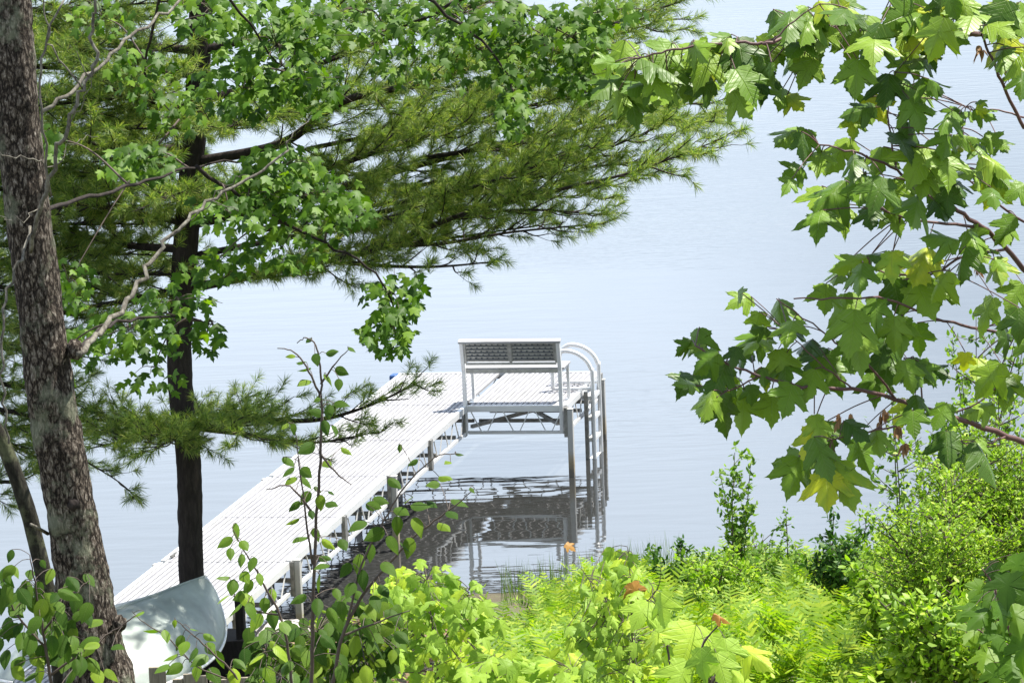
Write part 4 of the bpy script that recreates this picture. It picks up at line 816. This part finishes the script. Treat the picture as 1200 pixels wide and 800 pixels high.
e = sapling('maple_sapling', 'tall maple seedling with an orange leaf on top, right of the water gap', 'sapling', [[(742, 860, 13), (742, 780, 13), (740, 720, 13), (738, 660, 13), (735, 640, 13)], [(741, 740, 13), (700, 690, 13), (680, 665, 13)], [(740, 720, 13), (770, 690, 13), (775, 660, 13)]],
        scatter(120, 728, 744, 60, 60, 17, 24) + scatter(40, 722, 690, 44, 30, 14, 20) + scatter(10, 735, 655, 28, 14, 16, 20), 13, 'seedling', T_MAPLE, 'twig')
extra_leaf(e, 745, 692, 12.8, 26, 25); extra_leaf(e, 668, 640, 12.8, 14, 60)
sapling('maple_sapling', 'lime maple leaf spray between the orange-leaved seedling and the close seedling', 'sapling', [[(790, 860, 8.5), (785, 780, 8.5), (772, 720, 8.5), (765, 695, 8.5)]], parse("775 712 46 5;752 716 42 -30;790 735 40 30;770 745 36 -10"), 8.5, 'seedling', T_MAPLE, 'twig')
sapling('maple_sapling', 'bushy lime maple seedling at the bottom centre left of the water gap', 'sapling', [[(515, 860, 13), (512, 780, 13), (505, 720, 13), (500, 680, 13)], [(512, 760, 13), (540, 720, 13), (550, 690, 13)], [(510, 760, 13), (475, 720, 13), (465, 690, 13)]],
        scatter(120, 505, 745, 84, 58, 18, 26) + scatter(40, 530, 700, 40, 24, 15, 21) + scatter(26, 470, 690, 34, 20, 14, 20) + scatter(8, 505, 668, 30, 10, 12, 16) + scatter(10, 470, 680, 16, 10, 14, 18), 13, 'seedling', T_MAPLE, 'twig')
sapling('maple_sapling', 'low lime maple seedling at the very bottom under the bushy one', 'sapling', [[(590, 860, 11), (585, 800, 11), (570, 775, 11)]], scatter(22, 590, 790, 45, 20, 24, 32), 11, 'seedling', T_MAPLE, 'twig')
sapling('maple_sapling', 'short lime maple seedling at the bottom between ferns and the tall seedling', 'sapling', [[(660, 870, 11), (665, 810, 11), (670, 785, 11)]], scatter(24, 665, 790, 45, 18, 24, 32), 11, 'seedling', T_MAPLE, 'twig')

# birch saplings
BL = """362 398 10 -60;388 412 16 80;370 420 17 0;353 423 17 -90;341 417 12 -90;356 432 22 -90;357 447 20 -80;385 444 18 45;400 435 18 80;397 450 16 0;412 409 12 60;372 468 11 -60;371 483 19 -90;385 481 19 0;399 473 20 90;381 500 20 0;393 503 18 30;334 498 12 -60;344 502 14 0;406 527 16 60;360 525 26 -60;338 540 22 60;383 543 18 45;338 552 18 -40;358 553 20 60;341 562 18 -60;360 563 20 30;372 573 12 60;388 577 10 60;358 582 20 -40;375 588 20 0;345 592 18 -60;343 609 18 -80;352 630 22 -80;365 602 15 20;370 625 18 0;388 590 20 70;385 636 20 60;380 652 20 90;378 662 20 -90;402 637 20 40;372 682 22 -30;395 695 20 20;372 710 28 -20;350 700 22 -60;390 720 24 40;345 740 26 -60;385 750 26 40;360 770 26 -20;400 775 26 60;335 780 26 -60"""
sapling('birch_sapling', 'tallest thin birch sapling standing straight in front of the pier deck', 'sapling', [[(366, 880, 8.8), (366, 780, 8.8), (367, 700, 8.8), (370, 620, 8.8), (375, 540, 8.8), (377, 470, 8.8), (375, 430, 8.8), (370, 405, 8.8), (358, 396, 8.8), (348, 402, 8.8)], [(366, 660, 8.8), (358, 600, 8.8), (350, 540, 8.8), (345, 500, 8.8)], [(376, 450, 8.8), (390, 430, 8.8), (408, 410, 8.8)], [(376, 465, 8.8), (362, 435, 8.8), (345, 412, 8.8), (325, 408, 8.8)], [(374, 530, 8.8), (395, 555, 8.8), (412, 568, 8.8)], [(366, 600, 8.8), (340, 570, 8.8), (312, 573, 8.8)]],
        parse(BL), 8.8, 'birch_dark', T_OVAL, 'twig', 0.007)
sapling('birch_sapling', 'birch sapling leaning left beside the canoe bow', 'sapling', [[(345, 880, 9.4), (340, 780, 9.4), (328, 720, 9.4), (312, 690, 9.4), (298, 665, 9.4), (283, 640, 9.4), (272, 618, 9.4)], [(328, 720, 9.4), (300, 715, 9.4), (275, 700, 9.4)]],
        parse("278 622 22 0;264 635 22 -60;286 638 19 30;270 648 17 0;282 655 18 20;295 660 21 0;262 675 18 -80;286 675 21 10;290 687 21 -20;273 686 22 -20;305 678 18 10;283 698 20 -60;290 703 26 60;320 695 18 20;310 708 20 0;295 716 26 40;300 728 26 -30;320 725 24 20;275 712 24 -60;262 700 18 -60;335 735 26 30;310 745 26 -30;330 765 28 20;300 770 26 -40;345 795 26 0;315 790 28 10"), 9.4, 'birch', T_OVAL, 'twig', 0.006)
sapling('birch_sapling', 'birch sapling arching right with leaves against the pier trusses', 'sapling', [[(385, 880, 8.4), (392, 790, 8.4), (405, 735, 8.4), (430, 690, 8.4), (465, 650, 8.4), (495, 620, 8.4), (530, 595, 8.4), (556, 572, 8.4)], [(405, 735, 8.4), (425, 660, 8.4), (450, 610, 8.4), (475, 570, 8.4), (510, 535, 8.4), (538, 532, 8.4)], [(400, 745, 8.4), (440, 730, 8.4), (480, 715, 8.4)]],
        parse("420 614 25 -90;437 592 22 80;440 626 30 -80;460 637 25 40;470 598 25 80;492 592 25 80;420 658 26 0;405 667 22 -30;435 647 24 0;425 678 26 20;400 715 24 0;440 705 26 20;435 716 26 45;450 690 22 30;462 564 22 70;445 586 22 80;468 524 12 0;484 541 14 -70;538 531 11 80;525 541 12 -90;521 558 22 80;508 567 18 -80;538 588 25 80;530 602 22 60;553 574 9 60;490 616 26 30;520 615 22 60;478 585 20 -60;505 590 20 60;465 615 24 0;480 640 26 20;455 665 26 40;410 690 24 -30;430 735 28 20;460 720 26 60;415 755 28 -20;445 760 28 30;400 790 28 -10;430 790 28 20;470 745 24 50;475 640 20 60"), 8.4, 'birch_dark', T_OVAL, 'twig', 0.007)
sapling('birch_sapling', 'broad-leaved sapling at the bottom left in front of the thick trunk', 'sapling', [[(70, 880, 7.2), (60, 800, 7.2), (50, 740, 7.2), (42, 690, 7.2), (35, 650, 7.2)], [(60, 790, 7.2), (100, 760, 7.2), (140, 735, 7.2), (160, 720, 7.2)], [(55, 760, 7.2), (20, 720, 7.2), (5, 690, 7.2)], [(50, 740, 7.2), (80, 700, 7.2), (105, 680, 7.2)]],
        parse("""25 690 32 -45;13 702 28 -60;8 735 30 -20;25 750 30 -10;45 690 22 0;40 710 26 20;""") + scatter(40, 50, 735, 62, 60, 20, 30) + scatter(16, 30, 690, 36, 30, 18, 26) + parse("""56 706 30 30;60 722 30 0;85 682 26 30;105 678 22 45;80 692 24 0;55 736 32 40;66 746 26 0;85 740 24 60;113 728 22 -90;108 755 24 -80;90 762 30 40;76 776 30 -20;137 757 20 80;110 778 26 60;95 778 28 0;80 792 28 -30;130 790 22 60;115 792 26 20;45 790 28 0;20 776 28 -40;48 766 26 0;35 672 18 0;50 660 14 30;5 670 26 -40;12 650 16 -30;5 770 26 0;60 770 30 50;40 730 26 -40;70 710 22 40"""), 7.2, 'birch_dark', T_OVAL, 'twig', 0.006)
sapling('birch_sapling', 'low leafy sprig across the front of the upturned canoe', 'sapling', [[(300, 880, 9.6), (280, 800, 9.6), (250, 765, 9.6), (222, 740, 9.6), (205, 725, 9.6)], [(280, 800, 9.6), (230, 780, 9.6), (195, 745, 9.6), (170, 730, 9.6), (155, 716, 9.6)]],
        parse("161 718 19 -90;178 738 22 -90;195 744 20 30;211 752 20 -40;205 730 10 0;228 737 12 90;245 745 18 60;215 757 22 -60;200 768 20 -60;235 772 26 -60;255 772 24 30;280 776 22 60;230 786 22 0;250 790 26 60;205 783 24 -60;275 792 26 30;225 765 20 -40;190 782 22 -60;245 758 22 40"), 9.6, 'birch', T_OVAL, 'twig', 0.005)
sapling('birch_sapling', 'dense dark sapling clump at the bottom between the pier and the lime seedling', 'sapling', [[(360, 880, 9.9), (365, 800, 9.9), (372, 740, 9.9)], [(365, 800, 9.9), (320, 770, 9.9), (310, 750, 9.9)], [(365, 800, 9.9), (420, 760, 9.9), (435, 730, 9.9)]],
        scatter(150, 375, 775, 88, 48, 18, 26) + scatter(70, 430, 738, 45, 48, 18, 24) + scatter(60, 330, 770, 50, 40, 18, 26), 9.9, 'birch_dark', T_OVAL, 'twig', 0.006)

# ------------------------------------------------------------------ shrubs on the right
def shrub(label, cx, base_y, top_y, wid, d, nst, nl, s0, s1, mat, stem='twig', name='shrub', cat='shrub', taper=0.7, tm=T_OVAL_S, deep=1.0, side_n=9):
    bp = P(cx, base_y, d); bp[2] = gz(bp[0], bp[1]) - 0.03
    e = empty(name, bp, label, cat); m = mpp(d); top = P(cx, top_y, d)[2]
    Hh = top - bp[2]; st = MB(); lf = Leaves(); segs = []
    for i in range(nst):
        hh = Hh * (1 if i == 0 else rng.uniform(0.55, 0.95)); a = rng.uniform(0, 6.283); r = wid * m * 0.5 * (rng.uniform(0, 0.25) if i == 0 else rng.uniform(0.3, 1))
        tp_ = bp + np.array([math.cos(a) * r, math.sin(a) * r * deep, hh]); md = bp + (tp_ - bp) * 0.5 + np.array([math.cos(a) * r * -.15, 0, hh * .08]) + rnd(.02)
        sp = spline([bp + rnd(.02) * [1, 1, 0], md, tp_], 6); st.tube(sp, np.linspace(0.010, 0.0025, len(sp)), 5); segs.append(sp)
        for k in range(side_n):
            t = rng.uniform(.25, .97); b0 = sp[int(t * (len(sp) - 1))]; a2 = rng.uniform(0, 6.283); l = wid * m * 0.32 * (1.15 - t * taper) * rng.uniform(.5, 1.2)
            e2 = b0 + np.array([math.cos(a2) * l, math.sin(a2) * l * deep, l * rng.uniform(.2, .9)]); s2 = spline([b0, (b0 + e2) / 2 - UP * l * .05, e2], 3); st.tube(s2, np.linspace(.0045, .0015, len(s2)), 4, False); segs.append(s2)
    wts = np.array([np.linalg.norm(s[-1] - s[0]) for s in segs]); wts /= wts.sum(); which = rng.choice(len(segs), nl, p=wts)
    for wi in which:
        s = segs[wi]; t = rng.uniform(0.2 if wi else .2, 1) ** .8; p = s[min(len(s) - 1, int(t * len(s)))]
        ax = nrm(s[-1] - s[0]); o_ = nrm(rnd()); tip = ax * .5 + o_ * .8 - UP * .15; nor = UP * .9 - FW * .2 + rnd(.5)
        lf.add(p + rnd(.022), tip, nor, rng.uniform(s0, s1))
    lf.build('foliage', tm, M[mat], e, wood=st, wmat=M[stem]); return e
shrub('slender tall shrub with a thin bare tip standing against the water right of the pier', 866, 740, 530, 90, 28, 5, 900, .045, .07, 'shrub_green', side_n=12)
shrub('short dark shrub with a flat top at the water edge right of the pier reflection', 800, 750, 635, 80, 30, 7, 900, .045, .065, 'shrub_dark')
shrub('thin pale sprig standing between the slender tall shrub and the dense dark one', 925, 740, 598, 34, 29, 3, 220, .035, .055, 'shrub_green')
shrub('dense cone-shaped dark green shrub right of the slender tall one', 980, 760, 600, 100, 27, 9, 2200, .045, .065, 'shrub_dark', side_n=16)
shrub('wide low dark shrub at the foot of the slender tall one', 905, 770, 640, 190, 28.5, 12, 2200, .04, .065, 'shrub_green', side_n=14)
shrub('open airy shrub with thin dark stems below the lowest near maple leaves', 1062, 740, 470, 190, 24, 9, 1900, .045, .07, 'shrub_green', 'twig', deep=.8, side_n=16)
shrub('pale feathery bush top behind the dark hanging leaves at the right edge', 1150, 700, 370, 170, 25, 11, 3200, .04, .065, 'shrub_green', side_n=20)
shrub('large lime willow bush filling the right edge', 1185, 840, 450, 270, 21, 26, 34000, .020, .036, 'shrub_lime', side_n=40)
shrub('rounded lime willow bush in front of the large one', 1120, 860, 555, 210, 20, 20, 20000, .020, .036, 'shrub_lime', side_n=32)
shrub('bright broad-leaved bush right of the cone-shaped dark shrub', 1055, 840, 630, 150, 22, 12, 3000, .05, .08, 'shrub_lime', side_n=16)
shrub('low bright bush at the bottom right beneath the dark young maple', 1120, 890, 690, 200, 17, 12, 4000, .04, .065, 'shrub_lime', side_n=18)
shrub('bright bush at the left foot of the wide low dark shrub', 845, 800, 645, 120, 27, 9, 2000, .04, .06, 'shrub_lime', side_n=14)

# ------------------------------------------------------------------ ferns
def fern_mesh(seed, nf):
    r = np.random.default_rng(seed); V, Tr = [], []; off = 0
    for k in range(nf):
        az = 2 * math.pi * k / nf + r.normal(0, .3); Lf = r.uniform(.34, .52); arch = r.uniform(0.5, 1.1); lean0 = r.uniform(.15, .5)
        n = 20; pts = []; p = np.zeros(3)
        for i in range(n + 1):
            t = i / n; an = lean0 + arch * t ** 1.4; dv = np.array([math.cos(az) * math.sin(an), math.sin(az) * math.sin(an), math.cos(an)]); pts.append(p.copy()); p = p + dv * Lf / n
        pts = np.array(pts); sd = np.array([-math.sin(az), math.cos(az), 0])
        for i in range(n):
            d = nrm(pts[i + 1] - pts[i]); up = np.cross(sd, d)
            w = .0022; V += [pts[i] - sd * w, pts[i] + sd * w, pts[i + 1] + sd * w, pts[i + 1] - sd * w]; Tr += [(off, off + 1, off + 2), (off, off + 2, off + 3)]; off += 4
            t = (i + .5) / n
            if t < .12: continue
            pl_ = Lf * .21 * math.sin(math.pi * min(1, (t - .06)) ** .75) ** .8 * r.uniform(.85, 1.1)
            for s in (-1, 1):
                e = pts[i] + sd * s * pl_ + d * pl_ * .35 - up * pl_ * r.uniform(-.1, .3); ww = Lf / n * .62
                m1 = pts[i] * .55 + e * .45
                V += [pts[i] - d * ww * .4, pts[i] + d * ww * .55, m1 + d * ww * .55, m1 - d * ww * .35, e]; Tr += [(off, off + 1, off + 2), (off, off + 2, off + 3), (off + 3, off + 2, off + 4)]; off += 5
    V = np.array(V); Tr = np.array(Tr)
    me = bpy.data.meshes.new('fern'); me.from_pydata(V.tolist(), [], Tr.tolist()); me.materials.append(M['fern']); return me
FM = [fern_mesh(s, n) for s, n in ((1, 9), (2, 11), (3, 8), (4, 10))]
cnt = 0; tries = 0
while cnt < 270 and tries < 20000:
    tries += 1
    y = rng.uniform(19.5, 32.5); x = rng.uniform(-1.2, 5.4)
    px = 600 + x / y * F
    if px > 1230 or px < 560 - 40: continue
    if y > shore(x) - 1.6 - max(0, (px - 700) / 400): continue
    if px < 690 and y > 30.5: continue
    if 560 < px < 632 and y > 28.5: continue
    if px < 560 and y > 26: continue
    z = gz(x, y); py_ = 400 + (math.atan((HC - z) / y) - PITCH) * F
    if py_ > 870: continue
    f_ = bpy.data.objects.new('fern', FM[cnt % 4]); COL.objects.link(f_); f_.location = (x, y, z - 0.02); s = rng.uniform(.95, 1.55); f_.scale = (s, s, s * rng.uniform(.9, 1.15)); f_.rotation_euler = (rng.normal(0, .08), rng.normal(0, .08), rng.uniform(0, 6.28))
    tag(f_, 'bright yellow-green fern in the fern bed on the sunny bank', 'fern', 'ferns covering the sunny bank'); cnt += 1
print('ferns', cnt)

# ------------------------------------------------------------------ ground cover, reeds, litter (uncountable)
lf = Leaves()
for _ in range(16000):
    y = rng.uniform(17, 34.0); x = rng.uniform(-3.4, 6.2)
    if y > shore(x) - 0.55: continue
    px = 600 + x / y * F
    if px < 330 and rng.uniform() < .8: continue
    if 560 < px < 650 and y > 30: continue
    h = rng.uniform(0.02, .34) * (1 if px > 560 else .6)
    lf.add(np.array([x, y, gz(x, y) + h]), rnd(.8) + UP * .1, UP + rnd(.45), rng.uniform(.04, .075))
u = lf.build('undergrowth', T_OVAL_S, M['shrub_lime'], None, origin=(2, 27, 1)); tag(u, 'low leafy green growth covering the bank between the ferns', 'undergrowth', kind='stuff')
lf = Leaves()
for _ in range(620):
    px = rng.uniform(575, 790); x0 = P(px, 700, 34)[0]; y = shore(x0) + rng.uniform(-1.4, 0.15); x0 = (px - 600) / F * y
    p = np.array([x0, y, max(gz(x0, y), -0.1)]); lf.add(p, UP + rnd(.13), FW + rnd(.5), rng.uniform(.18, .42))
T_BLADE = [(np.array([[-.008, 0, 0], [.008, 0, 0], [.006, .6, .01], [-.006, .6, .01], [0, 1, .06]]), np.array([[0, 1, 2], [0, 2, 3], [3, 2, 4]]))]
u = lf.build('reeds', T_BLADE, M['reed'], None, origin=(0.5, 34, 0)); tag(u, 'thin green reeds standing along the water edge', 'reeds', kind='stuff')
lf = Leaves()
for _ in range(2600):
    y = rng.uniform(24, 33.4); x = rng.uniform(-4.5, -0.5)
    if y > shore(x) - .1: continue
    lf.add(np.array([x, y, gz(x, y) + .05 + rng.uniform(0, .03)]), rnd(1) * [1, 1, .2], UP + rnd(.3), rng.uniform(.05, .09))
u = lf.build('leaf_litter', T_MAPLE_S, M['litter_leaf'], None, origin=(-2, 29, 1)); tag(u, 'brown fallen leaves on the shaded shore ground', 'leaf litter', kind='stuff')
